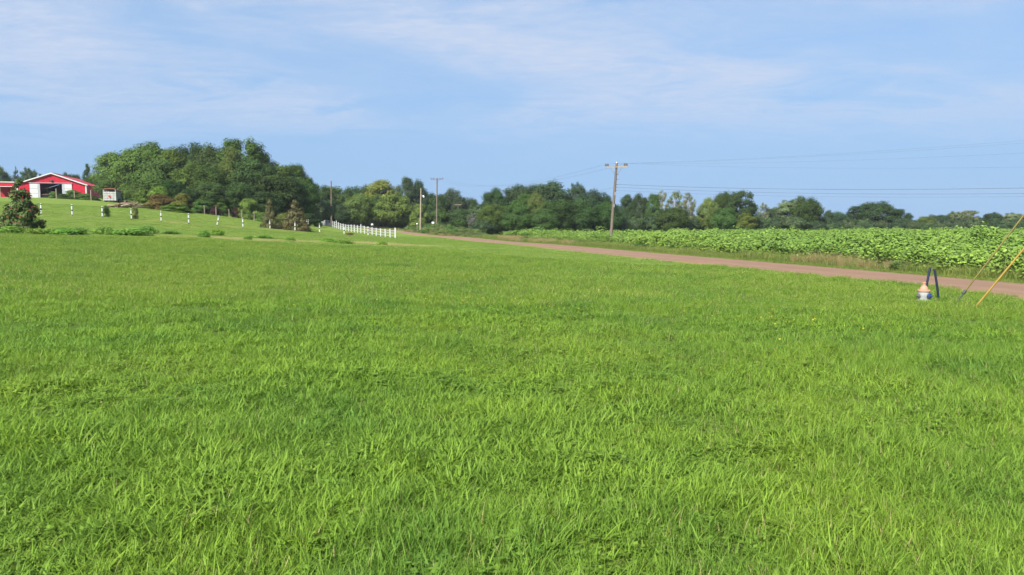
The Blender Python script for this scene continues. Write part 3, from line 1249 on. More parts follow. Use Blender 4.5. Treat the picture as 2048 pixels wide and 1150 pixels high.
KINDS = {
    'oak': [make_tree(1000 + s, 'oak', 110, 260, .017, .08, (.11, .20), limbs=16, asp=1.5) for s in range(4)],
    'ash': [make_tree(1100 + s, 'egg', 110, 240, .016, .04, (.10, .18), limbs=14, asp=1.6) for s in range(4)],
    'round': [make_tree(1200 + s, 'ell', 100, 260, .017, .0, (.11, .19), limbs=12, asp=1.2) for s in range(3)],
    'open': [make_tree(1300 + s, 'oak', 70, 210, .017, .22, (.08, .15), limbs=26, trunk_r=.02, asp=1.4) for s in range(2)],
    'sparse': [make_tree(1400 + s, 'egg', 60, 80, .022, .18, (.07, .15), limbs=34, trunk_r=.014, bark=M['pale_bark'], twigs=True, asp=2.0) for s in range(3)],
    'cedar': [make_tree(1500 + s, 'cone', 80, 170, .0155, .02) for s in range(3)],
    'shrub': [make_tree(1600 + s, 'dome', 50, 300, .022, .0, (.11, .20), limbs=8, trunk_r=.012) for s in range(3)],
    'mixed': [make_tree(1650 + s, 'dome', 50, 280, .022, .0, (.11, .19), limbs=10, trunk_r=.012, mat=M['shrub_mixed']) for s in range(2)],
    'brown': [make_tree(1700 + s, 'cone', 120, 60, .017, .0, mat=M['shrub_mixed'], elong=1.4) for s in range(2)],
    'dome': [make_tree(1730 + s, 'dome', 64, 260, .018, .0, (.10, .17), limbs=8, trunk_r=.012, asp=1.1) for s in range(2)],
    'bushlet': [make_tree(1750 + s, 'dome', 46, 200, .020, .0, (.12, .22), limbs=8, trunk_r=.012, asp=1.6, mat=M['shrub_mixed'] if s else None) for s in range(2)],
    'weed': [make_tree(1770 + s, 'dome', 36, 60, .028, .0, (.10, .26), limbs=6, trunk_r=.006, asp=.45, elong=1.5) for s in range(4)],
}
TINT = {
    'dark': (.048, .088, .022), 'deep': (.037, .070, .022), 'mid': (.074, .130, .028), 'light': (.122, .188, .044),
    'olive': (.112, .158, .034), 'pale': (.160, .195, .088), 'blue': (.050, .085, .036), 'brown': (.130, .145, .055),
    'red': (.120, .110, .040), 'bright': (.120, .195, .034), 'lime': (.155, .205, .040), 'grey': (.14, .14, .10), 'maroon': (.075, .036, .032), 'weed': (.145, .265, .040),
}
SEQ = {}


def tree(name, label, cat, px, top, Y, wpx, kind, tint, base=None, group=None, depth=1.0, sink=.15):
    g = G(px, Y)
    zt = W(px, top, Y).z
    if base is not None:
        zb = W(px, base, Y).z
        g.z = min(g.z, zb) if kind != 'float' else zb
    h = max(.3, zt - g.z + sink) * (1.07 if cat == 'tree' else 1)
    w = wpx / F * Y
    k = SEQ.get(kind, 0)
    SEQ[kind] = k + 1
    cm, tm = KINDS[kind][k % len(KINDS[kind])]
    t = thing(name, label, cat, (g.x, g.y, g.z - sink), random.uniform(0, 6.28), group)
    w *= 1.16 if cat == 'tree' and kind not in ('cedar', 'brown', 'sparse') else 1.08
    t.scale = (w, w * depth if depth != 1 else w, h)
    c = obj('crown' if cat != 'shrub' else 'foliage', cm, None, t)
    j = [random.uniform(.85, 1.15) for _ in range(3)]
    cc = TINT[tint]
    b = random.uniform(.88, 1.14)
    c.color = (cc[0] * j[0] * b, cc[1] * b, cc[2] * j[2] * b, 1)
    obj('trunk' if cat != 'shrub' else 'stem', tm, None, t)
    return t


LEFT = 'trees of the hillside wood'
MID = 'trees beyond the white fence'
FAR = 'trees along the far edge of the crop field'
T_ = lambda n, l, *a, **k: tree(n, l, 'tree', *a, **k)
# behind the barn
T_('broadleaf_tree', 'sunlit green tree at the left edge of the picture, behind the red lean-to', 2, 330, 215, 46, 'ash', 'light')
T_('cedar_tree', 'small narrow bluish evergreen far behind the red lean-to', 38, 336, 285, 26, 'cedar', 'blue')
T_('broadleaf_tree', 'distant bluish open tree just left of the barn roof peak', 63, 334, 285, 30, 'open', 'blue')
T_('broadleaf_tree', 'tiny distant tree tip showing above the barn roof, left of its peak', 86, 345, 290, 12, 'ash', 'blue')
T_('broadleaf_tree', 'low dark tree nearest the barn peak, over the right roof slope', 138, 344, 225, 22, 'oak', 'blue')
T_('broadleaf_tree', 'low dark rounded tree above the middle of the barn roof slope', 156, 346, 225, 26, 'round', 'dark')
T_('cedar_tree', 'pointed dark evergreen behind the right end of the barn', 180, 330, 225, 44, 'cedar', 'dark')
T_('broadleaf_tree', 'dark tree filling the gap between barn and hillside wood', 190, 352, 205, 34, 'round', 'dark')
T_('broadleaf_tree', 'dark low tree behind the eave end of the barn', 170, 362, 215, 30, 'round', 'deep')
# hillside wood, back row
for px, top, Y, w, k, c, l in (
        (312, 281, 165, 96, 'oak', 'mid', 'broad dark crown at the top left of the hillside wood skyline'),
        (388, 283, 170, 62, 'oak', 'deep', 'very dark crown in the dip of the hillside wood skyline'),
        (430, 286, 168, 66, 'oak', 'dark', 'dark crown left of the tallest hillside tree'),
        (484, 274, 160, 84, 'open', 'mid', 'tallest tree of the hillside wood, ragged crown against the sky'),
        (520, 284, 162, 62, 'ash', 'mid', 'ragged tree on the right shoulder of the hillside wood, next to the tallest'),
        (556, 322, 165, 70, 'oak', 'mid', 'dark tree where the hillside wood skyline steps down'),
        (592, 326, 168, 66, 'ash', 'mid', 'rounded crown near the right end of the hillside wood'),
        (616, 350, 172, 44, 'ash', 'dark', 'low rounded tree ending the hillside wood on the right')):
    T_('broadleaf_tree', l, px, top, Y, w, k, c, group=LEFT)
# front row
for px, top, Y, w, k, c, l in (
        (228, 301, 168, 74, 'ash', 'light', 'light green feathery tree at the left end of the hillside wood, behind the trailer'),
        (272, 293, 158, 78, 'round', 'light', 'light green domed tree second from the left in the hillside wood'),
        (352, 291, 150, 66, 'ash', 'olive', 'yellow-green crown rising in the middle of the hillside wood'),
        (318, 318, 143, 84, 'round', 'mid', 'drooping green tree with bare grey twigs in the left half of the wood'),
        (385, 322, 142, 70, 'oak', 'mid', 'broad green crown below the dark dip in the skyline'),
        (425, 330, 140, 66, 'oak', 'dark', 'dark green crown left of the yellowish vine-hung tree'),
        (466, 292, 150, 52, 'ash', 'olive', 'yellowish vine-hung tree in front of the tallest hillside tree'),
        (512, 312, 148, 84, 'oak', 'dark', 'big dark crown right of the yellowish vine-hung tree'),
        (560, 345, 146, 84, 'oak', 'dark', 'dark spreading tree behind the dying cedars'),
        (602, 362, 150, 64, 'round', 'dark', 'dark tree at the right foot of the hillside wood'),
        (232, 345, 160, 64, 'round', 'mid', 'green tree rising right behind the livestock trailer'),
        (292, 356, 142, 64, 'round', 'mid', 'leafy green tree above the brush pile'),
        (345, 358, 134, 62, 'ash', 'dark', 'shaded green tree behind the rust-red shrub'),
        (424, 366, 132, 62, 'round', 'dark', 'greyish green tree low in the centre of the wood'),
        (478, 362, 134, 60, 'round', 'dark', 'dark tree behind the light green cone-shaped bush'),
        (530, 382, 136, 66, 'round', 'deep', 'very dark tree between the cone-shaped bush and the dying cedars'),
        (385, 378, 130, 46, 'round', 'deep', 'deeply shaded tree behind the red-tipped shrub')):
    T_('broadleaf_tree', l, px, top, Y, w, k, c, group=LEFT)
# shrubs at the foot of the wood
S_ = lambda l, *a, **k: tree('shrub', l, 'shrub', *a, **k)
SH = 'shrubs at the foot of the hillside wood'
for px, top, Y, w, k, c, l in (
        (290, 378, 126, 50, 'shrub', 'bright', 'green bush right of the livestock trailer, behind the brush pile'),
        (322, 369, 126, 50, 'shrub', 'bright', 'bright green dome-shaped bush above the rust-red shrub'),
        (322, 387, 115, 64, 'mixed', 'red', 'wide rust-red shrub at the foot of the hillside wood'),
        (366, 386, 114, 42, 'mixed', 'lime', 'green shrub with red tips, right of the wide rust-red one'),
        (352, 408, 112, 60, 'shrub', 'bright', 'low green shrub spreading below the rust-red one'),
        (405, 398, 122, 54, 'shrub', 'mid', 'dark green hedge-like bush behind the thin fence posts'),
        (441, 403, 122.5, 34, 'dome', 'bright', 'small pointed green bush between thin fence posts'),
        (431, 411, 121, 20, 'shrub', 'maroon', 'small maroon shrub left of the small pointed bush'),
        (474, 414, 124, 20, 'shrub', 'maroon', 'small maroon shrub touching the cone-shaped bush'),
        (500, 394, 123.5, 46, 'dome', 'lime', 'light green cone-shaped bush behind the thin fence posts'),
        (526, 424, 121, 30, 'shrub', 'bright', 'low green bush between the cone-shaped bush and the first dying cedar'),
        (621, 425, 140, 44, 'shrub', 'deep', 'dark bush right of the second dying cedar'),
        (566, 424, 104, 42, 'mixed', 'light', 'low reddish green bush between the two dying cedars')):
    S_(l, px, top, Y, w, k, c, group=SH)
T_('cedar_tree', 'brownish dying cedar, the narrower of two by the striped posts', 540, 402, 100.5, 44, 'brown', 'brown', base=459)
T_('cedar_tree', 'brownish dying cedar, the wider of two by the striped posts', 592, 402, 102.5, 66, 'brown', 'brown', base=463)
S_('small dark bush growing beside the third striped post', 214, 407, 86, 16, 'bushlet', 'dark', base=437)
S_('small brownish bush growing beside the fourth striped post', 272, 409, 88, 17, 'bushlet', 'olive', base=440)

# beyond the white fence
for px, top, Y, w, k, c, l in (
        (640, 366, 215, 52, 'oak', 'dark', 'dark tree just left of the plain wooden pole'),
        (668, 369, 220, 60, 'round', 'mid', 'rounded tree directly behind the plain wooden pole'),
        (706, 372, 225, 52, 'oak', 'dark', 'dark tree right of the plain wooden pole'),
        (731, 368, 230, 40, 'oak', 'dark', 'dark crown on the skyline left of the yellow-green roadside tree'),
        (650, 400, 205, 60, 'round', 'deep', 'shaded low tree above the far end of the white fence'),
        (690, 408, 205, 46, 'round', 'deep', 'shaded low tree above the middle of the white fence'),
        (722, 384, 206, 62, 'round', 'light', 'yellowish bushy tree above the near half of the white fence'),
        (764, 356, 216, 76, 'ash', 'lime', 'yellow-green roadside tree with a tall oval crown'),
        (757, 388, 206, 44, 'ash', 'mid', 'dark-leaved small tree in front of the yellow-green one, behind the mailbox'),
        (792, 388, 205, 80, 'round', 'bright', 'wide bushy green tree just left of the lamp pole'),
        (812, 352, 235, 44, 'ash', 'blue', 'tall bluish tree on the skyline left of the lamp pole'),
        (838, 358, 238, 42, 'ash', 'blue', 'bluish tree rising behind the lamp pole top'),
        (868, 386, 240, 54, 'oak', 'dark', 'dark tree behind the cross-arm pole'),
        (900, 376, 245, 60, 'oak', 'blue', 'dark bluish tree right of the cross-arm pole'),
        (932, 394, 250, 52, 'oak', 'dark', 'dark tree behind the lone distant cross-arm'),
        (958, 406, 255, 44, 'ash', 'blue', 'low tree in the gap left of the field trees'),
        (840, 410, 186, 44, 'shrub', 'light', 'light green small tree around the lamp pole'),
        (880, 420, 190, 54, 'shrub', 'mid', 'green bushy tree at the foot of the cross-arm pole'),
        (925, 418, 205, 60, 'round', 'dark', 'dark bushy tree right of the cross-arm pole foot')):
    T_('broadleaf_tree', l, px, top, Y, w, k, c, group=MID)
S_('greyish half-dead shrub at the left end of the crop field', 947, 422, 175, 30, 'sparse', 'grey')
# field trees
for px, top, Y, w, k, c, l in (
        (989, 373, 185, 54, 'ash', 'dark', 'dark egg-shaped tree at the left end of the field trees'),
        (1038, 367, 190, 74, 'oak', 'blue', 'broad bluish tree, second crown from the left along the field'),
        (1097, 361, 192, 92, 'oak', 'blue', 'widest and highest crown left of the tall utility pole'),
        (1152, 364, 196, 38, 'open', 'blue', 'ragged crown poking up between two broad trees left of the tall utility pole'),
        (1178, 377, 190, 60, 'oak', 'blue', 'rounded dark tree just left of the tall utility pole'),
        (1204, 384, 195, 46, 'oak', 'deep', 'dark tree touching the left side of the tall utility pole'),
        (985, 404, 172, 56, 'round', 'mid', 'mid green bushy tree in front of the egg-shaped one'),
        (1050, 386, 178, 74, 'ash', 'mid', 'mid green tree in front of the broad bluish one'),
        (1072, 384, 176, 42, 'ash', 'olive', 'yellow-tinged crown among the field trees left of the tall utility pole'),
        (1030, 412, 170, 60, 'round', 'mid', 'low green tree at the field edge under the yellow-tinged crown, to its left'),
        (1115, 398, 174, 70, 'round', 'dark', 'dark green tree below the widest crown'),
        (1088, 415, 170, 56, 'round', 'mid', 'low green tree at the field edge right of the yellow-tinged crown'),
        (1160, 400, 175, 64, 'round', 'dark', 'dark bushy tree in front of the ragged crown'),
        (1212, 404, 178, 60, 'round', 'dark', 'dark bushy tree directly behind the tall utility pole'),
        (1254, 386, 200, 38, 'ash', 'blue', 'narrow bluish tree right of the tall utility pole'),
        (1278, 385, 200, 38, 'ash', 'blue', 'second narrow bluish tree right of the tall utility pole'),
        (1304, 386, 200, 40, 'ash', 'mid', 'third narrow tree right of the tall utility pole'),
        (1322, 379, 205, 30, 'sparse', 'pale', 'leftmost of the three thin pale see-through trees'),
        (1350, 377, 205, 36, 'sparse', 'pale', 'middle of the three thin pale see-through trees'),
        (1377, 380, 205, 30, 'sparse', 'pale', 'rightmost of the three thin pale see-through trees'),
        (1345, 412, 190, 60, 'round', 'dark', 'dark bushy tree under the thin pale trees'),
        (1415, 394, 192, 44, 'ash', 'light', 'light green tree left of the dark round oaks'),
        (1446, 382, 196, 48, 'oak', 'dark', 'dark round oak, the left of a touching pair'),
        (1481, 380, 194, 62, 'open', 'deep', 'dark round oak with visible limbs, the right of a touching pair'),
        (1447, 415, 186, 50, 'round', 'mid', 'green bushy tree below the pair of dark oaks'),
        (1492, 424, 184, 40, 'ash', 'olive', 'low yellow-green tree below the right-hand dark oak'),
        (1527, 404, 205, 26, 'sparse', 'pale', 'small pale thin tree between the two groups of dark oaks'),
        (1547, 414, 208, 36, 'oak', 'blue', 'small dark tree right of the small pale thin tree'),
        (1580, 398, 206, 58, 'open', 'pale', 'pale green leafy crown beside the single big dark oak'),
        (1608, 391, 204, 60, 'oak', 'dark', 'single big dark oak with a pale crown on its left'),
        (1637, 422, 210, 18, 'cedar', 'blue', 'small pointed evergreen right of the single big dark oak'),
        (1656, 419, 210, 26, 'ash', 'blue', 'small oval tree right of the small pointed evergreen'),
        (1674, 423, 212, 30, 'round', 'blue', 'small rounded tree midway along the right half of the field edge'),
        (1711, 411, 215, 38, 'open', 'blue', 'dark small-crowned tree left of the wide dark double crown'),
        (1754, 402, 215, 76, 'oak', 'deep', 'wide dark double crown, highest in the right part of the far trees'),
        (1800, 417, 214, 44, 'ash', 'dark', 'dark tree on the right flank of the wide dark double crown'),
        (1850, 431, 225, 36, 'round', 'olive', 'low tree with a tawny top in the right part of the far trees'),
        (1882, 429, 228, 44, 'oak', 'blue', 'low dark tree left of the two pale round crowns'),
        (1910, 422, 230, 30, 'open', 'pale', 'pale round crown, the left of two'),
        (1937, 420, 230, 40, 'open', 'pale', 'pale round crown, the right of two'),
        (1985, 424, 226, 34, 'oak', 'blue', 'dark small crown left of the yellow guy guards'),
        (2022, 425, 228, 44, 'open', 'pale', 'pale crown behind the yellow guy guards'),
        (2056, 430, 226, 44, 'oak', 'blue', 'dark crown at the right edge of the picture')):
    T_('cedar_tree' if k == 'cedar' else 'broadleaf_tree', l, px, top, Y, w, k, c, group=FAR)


# ------------------------------------------------------------------ undergrowth masses
def build_undergrowth():
    items, mats = [], []
    for s in range(4):
        V, Fc, rn, C = make_crown(1800 + s, 'ell', 30, 240, .026, .0, (.12, .22))
        items.append((V.tolist(), Fc.tolist(), rn.tolist()))
    cols = ((.046, .084, .028), (.058, .102, .031), (.070, .105, .038), (.042, .076, .028))
    mats = [leafy('undergrowth_%d' % i, False, c, .2, .45) for i, c in enumerate(cols)]
    coll = proto_collection('undergrowth_bush', items, mats)

    def band(name, label, rows):
        X, Y, Z, S, I = [], [], [], [], []
        for px0, px1, Ya, Yb, top0, top1, n in rows:
            for k in range(n):
                t = (k + random.random()) / n
                px = px0 + (px1 - px0) * t
                Yd = Ya + (Yb - Ya) * t + random.uniform(-5, 5)
                g = G(px, Yd)
                h = max(1.2, W(px, top0 + (top1 - top0) * t + random.uniform(-7, 9), Yd).z - g.z)
                w = random.uniform(.8, 1.4) * max(3.2, h * .9)
                X.append(g.x); Y.append(g.y); Z.append(g.z - .15); S.append((w, w, h)); I.append(random.randrange(4))
        n = len(X)
        rr = np.stack([np.zeros(n), np.zeros(n), rng.uniform(0, 6.28, n)], 1)
        scatter(name, coll, np.array(X), np.array(Y), np.array(Z), rr, np.array(S), np.array(I), label, 'undergrowth')
    band('wood_undergrowth', 'dark tangle of undergrowth filling the woods behind lawn and field',
         [(270, 640, 144, 160, 385, 405, 36), (225, 640, 165, 178, 350, 385, 34), (630, 965, 212, 235, 410, 425, 40), (640, 965, 240, 265, 400, 415, 30),
          (962, 1250, 175, 185, 428, 428, 44), (965, 1250, 200, 210, 405, 412, 36), (1240, 1660, 192, 205, 429, 432, 60), (1240, 1660, 222, 230, 421, 430, 50),
          (1650, 2130, 205, 220, 438, 438, 66), (1650, 2130, 232, 246, 431, 434, 62), (-160, 215, 225, 215, 378, 375, 34)])
    # brush beyond the road, around the lamp pole
    cols = ((.10, .175, .034), (.135, .185, .042), (.085, .15, .032), (.14, .165, .052))
    mats2 = [leafy('brush_%d' % i, False, c, .25, .45) for i, c in enumerate(cols)]
    coll2 = proto_collection('brush_bush', items, mats2)
    X, Y, Z, S, I = [], [], [], [], []
    made = 0
    while made < 170:
        px, Yd = random.uniform(812, 962), random.uniform(112, 205)
        g = G(px, Yd)
        rd_ = road_d([g.x], [g.y])[0]
        if not HALF + 1.7 < rd_ < HALF + 9:
            continue
        made += 1
        near = 1 - (rd_ - HALF - 1.7) / 7.3
        h = max(.7, W(px, 438 + max(0, px - 880) * .2 + near * 12 + random.uniform(0, 9), Yd).z - g.z)
        w = random.uniform(1.8, 3.4)
        X.append(g.x); Y.append(g.y); Z.append(g.z - .1); S.append((w, w, h)); I.append(random.randrange(4))
    for k in range(60):     # brambles in the verge
        i = random.randrange(28, 90)
        d = random.uniform(HALF + 1.6, FIELD_D0)
        q = ROAD[i] + RN[i] * d
        h = random.uniform(.35, .8)
        w = random.uniform(.8, 1.6)
        X.append(q[0]); Y.append(q[1]); Z.append(gz(*q) - .05); S.append((w, w, h)); I.append(random.randrange(4))
    n = len(X)
    rr = np.stack([np.zeros(n), np.zeros(n), rng.uniform(0, 6.28, n)], 1)
    scatter('roadside_brush', coll2, np.array(X), np.array(Y), np.array(Z), rr, np.array(S), np.array(I), 'tangled green brush on the far side of the road', 'brush')


build_undergrowth()


# ------------------------------------------------------------------ magnolia and weeds near the striped posts
def build_magnolia():
    Y = 54.0
    g = G(42, Y)
    h = W(42, 356, Y).z - g.z
    V, Fc, rn, C = make_crown(2104, 'cone', 84, 130, .020, .0, (.09, .17), up=.5, elong=1.5)
    me = bpy.data.meshes.new('crown')
    me.from_pydata(V.tolist(), [], Fc.tolist())
    a = me.attributes.new('rnd', 'FLOAT', 'POINT')
    a.data.foreach_set('value', rn.astype(np.float32))
    me.materials.append(M['magnolia'])
    t = thing('magnolia_tree', 'young dark tree with bronze-red leaves in front of the red barn', 'tree', g, .7)
    w = 92 / F * Y
    t.scale = (w, w, h)
    obj('crown', me, None, t)
    _, tm = make_tree(2100, 'egg', 40, 20, .02, .03)
    obj('trunk', tm, None, t)


build_magnolia()
WP = 'weed clumps along the mown strip'
for px, top, Y, w, l, c in (
        (22, 448, 50.5, 56, 'dark leafy weed clump at the far left, below the bronze-leaved tree', 'mid'),
        (80, 452, 51, 70, 'low green weed patch right of the leftmost dark clump', 'light'),
        (135, 451, 51.5, 80, 'long green weed patch below the first striped posts', 'bright'),
        (207, 449, 54, 46, 'weed patch below the third striped post', 'light'),
        (262, 452, 54, 84, 'green weed patch with a bare edge, below the fourth striped post', 'bright'),
        (292, 448, 58, 44, 'raised dark green weed tuft below the fifth striped post', 'mid'),
        (340, 457, 60, 40, 'small flat weed clump between the fifth and sixth striped posts', 'mid'),
        (408, 456, 57, 24, 'rounded dark weed clump on the bare patch, below the tilted striped post', 'mid'),
        (432, 455, 62, 34, 'weed clump just right of the rounded dark one', 'light'),
        (495, 475, 57, 22, 'small lone weed tuft in the middle of the bare patch', 'light'),
        (527, 466, 62, 40, 'flat weed clump behind the bare patch', 'mid'),
        (580, 474, 60, 22, 'small weed clump right of the bare patch', 'mid'),
        (655, 476, 63, 34, 'leafy weed clump below the white fence, left of a pair', 'mid'),
        (685, 482, 60, 44, 'leafy weed clump below the white fence, right of a pair', 'mid'),
        (763, 488, 62, 22, 'small weed clump near the near end of the white fence', 'mid')):
    tree('weed_clump', l, 'weeds', px, top + 5, Y, w * 1.1, 'weed', 'weed', group=WP, sink=.03)


# ------------------------------------------------------------------ striped posts
def build_striped():
    H = 1.22
    mesh = {}
    m = MB(); m.tube([(0, 0, -.1), (0, 0, H)], .064, 10); mesh['rod'] = m
    m = MB(); m.tube([(0, 0, .10), (0, 0, .11), (0, 0, .49), (0, 0, .50)], [.06, .075, .075, .06], 14); mesh['s1'] = m
    m = MB(); m.tube([(0, 0, .66), (0, 0, .67), (0, 0, 1.05), (0, 0, 1.06)], [.06, .075, .075, .06], 14); mesh['s2'] = m
    m = MB(); m.tube([(0, 0, 1.17), (0, 0, 1.18), (0, 0, 1.22), (0, 0, 1.25)], [.05, .072, .072, .03], 14); mesh['cap'] = m
    ms = {k: new_mesh('post_' + k, v.v, v.f, False) for k, v in mesh.items()}
    ms['rod'].materials.append(M['black_band'])
    for k in ('s1', 's2', 'cap'):
        ms[k].materials.append(M['white_paint'])
    words = ['partly hidden by the bronze-leaved tree', 'second from the left, in open grass below the barn', 'third from the left, with a small dark bush beside it', 'fourth from the left, with a small brownish bush beside it',
             'fifth from the left', 'sixth from the left, next to the tilted one', 'visibly tilted to the right', 'just right of the tilted one', 'in front of the narrower dying cedar', 'in front of the wider dying cedar',
             'below the far end of the white fence', 'beside the brown debris heap, in front of the white fence', 'rightmost, close in front of the white fence']
    for i, p in enumerate(POSTS):
        t = thing('striped_post', 'white post with black bands, ' + words[i], 'post', p, random.uniform(0, 6), 'row of striped posts across the hillside')
        t.rotation_euler = (random.uniform(-.02, .02), random.uniform(-.02, .02), 0)
        if i == 6:
            t.rotation_euler = (0, R(14), 0)
        if i == 8:
            t.scale = (.75, .75, 1)
        obj('stake', ms['rod'], None, t)
        obj('sleeve', ms['s1'], None, t)
        obj('sleeve', ms['s2'], None, t)
        obj('cap', ms['cap'], None, t)


build_striped()


# ------------------------------------------------------------------ white fence
def build_white_fence():
    a, b = W(790, HOR, 104), W(630, HOR, 188)
    L_ = (b.xy - a.xy).length
    n = 34
    t0 = thing('white_fence', 'long white post-and-rail fence running away beside the road', 'fence', (a.x, a.y, gz(a.x, a.y)))
    o = Vector((a.x, a.y, t0.location.z))
    d = (b.xy - a.xy).normalized()
    pts = []
    for i in range(n):
        q = a.xy.lerp(b.xy, i / (n - 1))
        # slight bow of the line
        q = q + Vector((d.y, -d.x)) * (math.sin(math.pi * i / (n - 1)) * -1.2)
        pts.append(Vector((q.x, q.y, gz(q.x, q.y))) - o)
    mp = MB()
    mp.box((0, 0, .60), (.13, .13, 1.30))
    mp.poly([(-.075, -.075, 1.25), (.075, -.075, 1.25), (.075, .075, 1.25), (-.075, .075, 1.25)], (0, 0, .04))
    me = new_mesh('fence_post', mp.v, mp.f)
    me.materials.append(M['white_paint'])
    for i, p in enumerate(pts):
        q = obj('post', me, None, t0, p)
        q.rotation_euler = (random.uniform(-.015, .015), random.uniform(-.015, .015), math.atan2(d.y, d.x))
        q.scale = (1, 1, random.uniform(.92, 1.0)) if i else (1.25, 1.25, 1.12)
        if i % 9 == 8:
            q.scale = (1, 1, 1.15)
    for i in range(n - 1):
        for z in (.28, .68, 1.06):
            m = MB()
            m.bar(pts[i] + Vector((0, 0, z)), pts[i + 1] + Vector((0, 0, z)), .04, .085)
            m.build('rail', M['fence_rail'], t0)


build_white_fence()


def simple_post(name, label, cat, px, Y, h, r, mat, group=None, lean=0.0):
    g = G(px, Y)
    m = MB()
    m.tube([(0, 0, -.1), (0, 0, h * .5), (lean * h, 0, h), (lean * h, 0, h + .02)], [r * 1.05, r, r * .92, r * .5], 10)
    o = m.build(name, M[mat], None, g, True)
    return tag(o, label, cat, group)


WG = 'thin wooden posts of the hillside wire fence'
for px, Y, h, l in ((410, 118, 1.35, 'thin grey wooden post, leftmost along the hillside wire fence'), (433, 118.5, 1.35, 'thin grey wooden post beside the small maroon shrub'),
                    (459, 119, 1.3, 'thin grey wooden post between the small pointed bush and the cone-shaped bush'), (484, 120, 1.35, 'thin grey wooden post at the left side of the cone-shaped bush'),
                    (509, 121, 1.3, 'thin grey wooden post at the right side of the cone-shaped bush')):
    simple_post('fence_post', l, 'post', px, Y, h, .07, 'pale_wood', WG, random.uniform(-.03, .03))
# wire mesh of that fence
def build_wires():
    P = [G(px, Y) for px, Y in ((385, 117.5), (410, 118), (433, 118.5), (459, 119), (484, 120), (509, 121), (535, 122.5))]
    t = thing('wire_fence', 'thin wire strung between the thin grey posts on the hillside', 'fence', P[0])
    for z in (.25, .55, .85, 1.12):
        m = MB()
        m.tube([p - P[0] + Vector((0, -.08, z)) for p in P], .008, 5)
        m.build('wire', M['steel_dark'], t)


build_wires()
simple_post('fence_post', 'grey post at the far end of the white fence', 'post', 628.5, 190, 1.9, .09, 'grey_wood')
simple_post('fence_post', 'grey post standing behind the far part of the white fence', 'post', 651, 186, 1.7, .09, 'pale_wood')
# banded gate post pair by the second cedar
g = G(615, 136)
t = thing('gate_post', 'white and black double gate post right of the dying cedars', 'gate post', g)
for dx in (-.14, .14):
    m = MB(); m.tube([(dx, 0, -.1), (dx, 0, 1.25)], .06, 10); m.build('post', M['white_paint'], t)
for z in (.35, .75, 1.1):
    m = MB(); m.box((0, 0, z), (.46, .17, .09)); m.build('band', M['black_band'], t)

# mailbox
g = G(744.5, 128)
t = thing('mailbox', 'white mailbox on a dark post beyond the white fence', 'mailbox', g)
m = MB(); m.box((0, 0, .68), (.10, .10, 1.55)); m.build('post', M['steel_dark'], t)
m = MB()
prof = [(-.16, 0), (.16, 0), (.16, .15), (.11, .25), (0, .29), (-.11, .25), (-.16, .15)]
m.poly([(x, -.3, 1.46 + z) for x, z in prof], (0, .6, 0)); m.build('box', M['mail_white'], t)
m = MB(); m.box((.175, .05, 1.72), (.02, .05, .2)); m.build('flag', M['emblem_red'], t)

# brown heap by the twelfth striped post
g = G(700, 104)
t = thing('debris_heap', 'low brown heap of dead leaves beside a striped post', 'debris')if False else thing('debris_heap', 'low brown heap of dead leaves beside a striped post', 'debris', g)
V, Fc, rn, C = make_crown(2300, 'ell', 18, 160, .04, .0, (.14, .24))
me = new_mesh('heap', V, Fc, False, rn)
ho = obj('heap', me, M['foliage'], t)
ho.color = (.17, .085, .05, 1)
ho.scale = (1.4, 1.0, .38)


# ------------------------------------------------------------------ poles and lines
def pole_parts(t, top, r0, r1, mat, lean=0.0, yaw=0.0):
    m = MB()
    m.tube([(0, 0, -.4), (lean * top * .3, 0, top * .3), (lean * top * .65, 0, top * .65), (lean * top, 0, top)], [r0, r0 * .9 + r1 * .1, (r0 + r1) / 2, r1], 14)
    m.build('pole', M[mat], t, None, True)


WIRES = {}


def crossarm(t, x, z, half, dirv, insul=(-1, -.75, .75, 1), mat='grey_wood', brace=True, big=True):
    d = Vector((dirv[0], dirv[1], 0)).normalized()
    nrm = Vector((-d.y, d.x, 0))
    c = Vector((x, 0, z)) - nrm * .16
    m = MB(); m.bar(c - d * half, c + d * half, .11, .14); m.build('crossarm', M[mat], t)
    if brace:
        for s in (-1, 1):
            m = MB(); m.bar(c + d * s * half * .58 - nrm * .07, c - Vector((0, 0, .85)) + d * s * .09 - nrm * .02, .035, .03); m.build('brace', M['grey_wood'], t)
    pts = []
    for s in insul:
        b = c + d * s * half * .96
        k = .12 if big else .06
        m = MB(); m.tube([b + Vector((0, 0, .06)), b + Vector((0, 0, .14)), b + Vector((0, 0, .15)), b + Vector((0, 0, .15 + k)), b + Vector((0, 0, .17 + k)), b + Vector((0, 0, .24 + k)), b + Vector((0, 0, .27 + k))],
                         [.02, .02, k, k * .9, k * .55, k * .6, k * .2], 10)
        m.build('insulator', M['porcelain'], t, None, True)
        pts.append(b + Vector((0, 0, .26 + k)))
    return pts


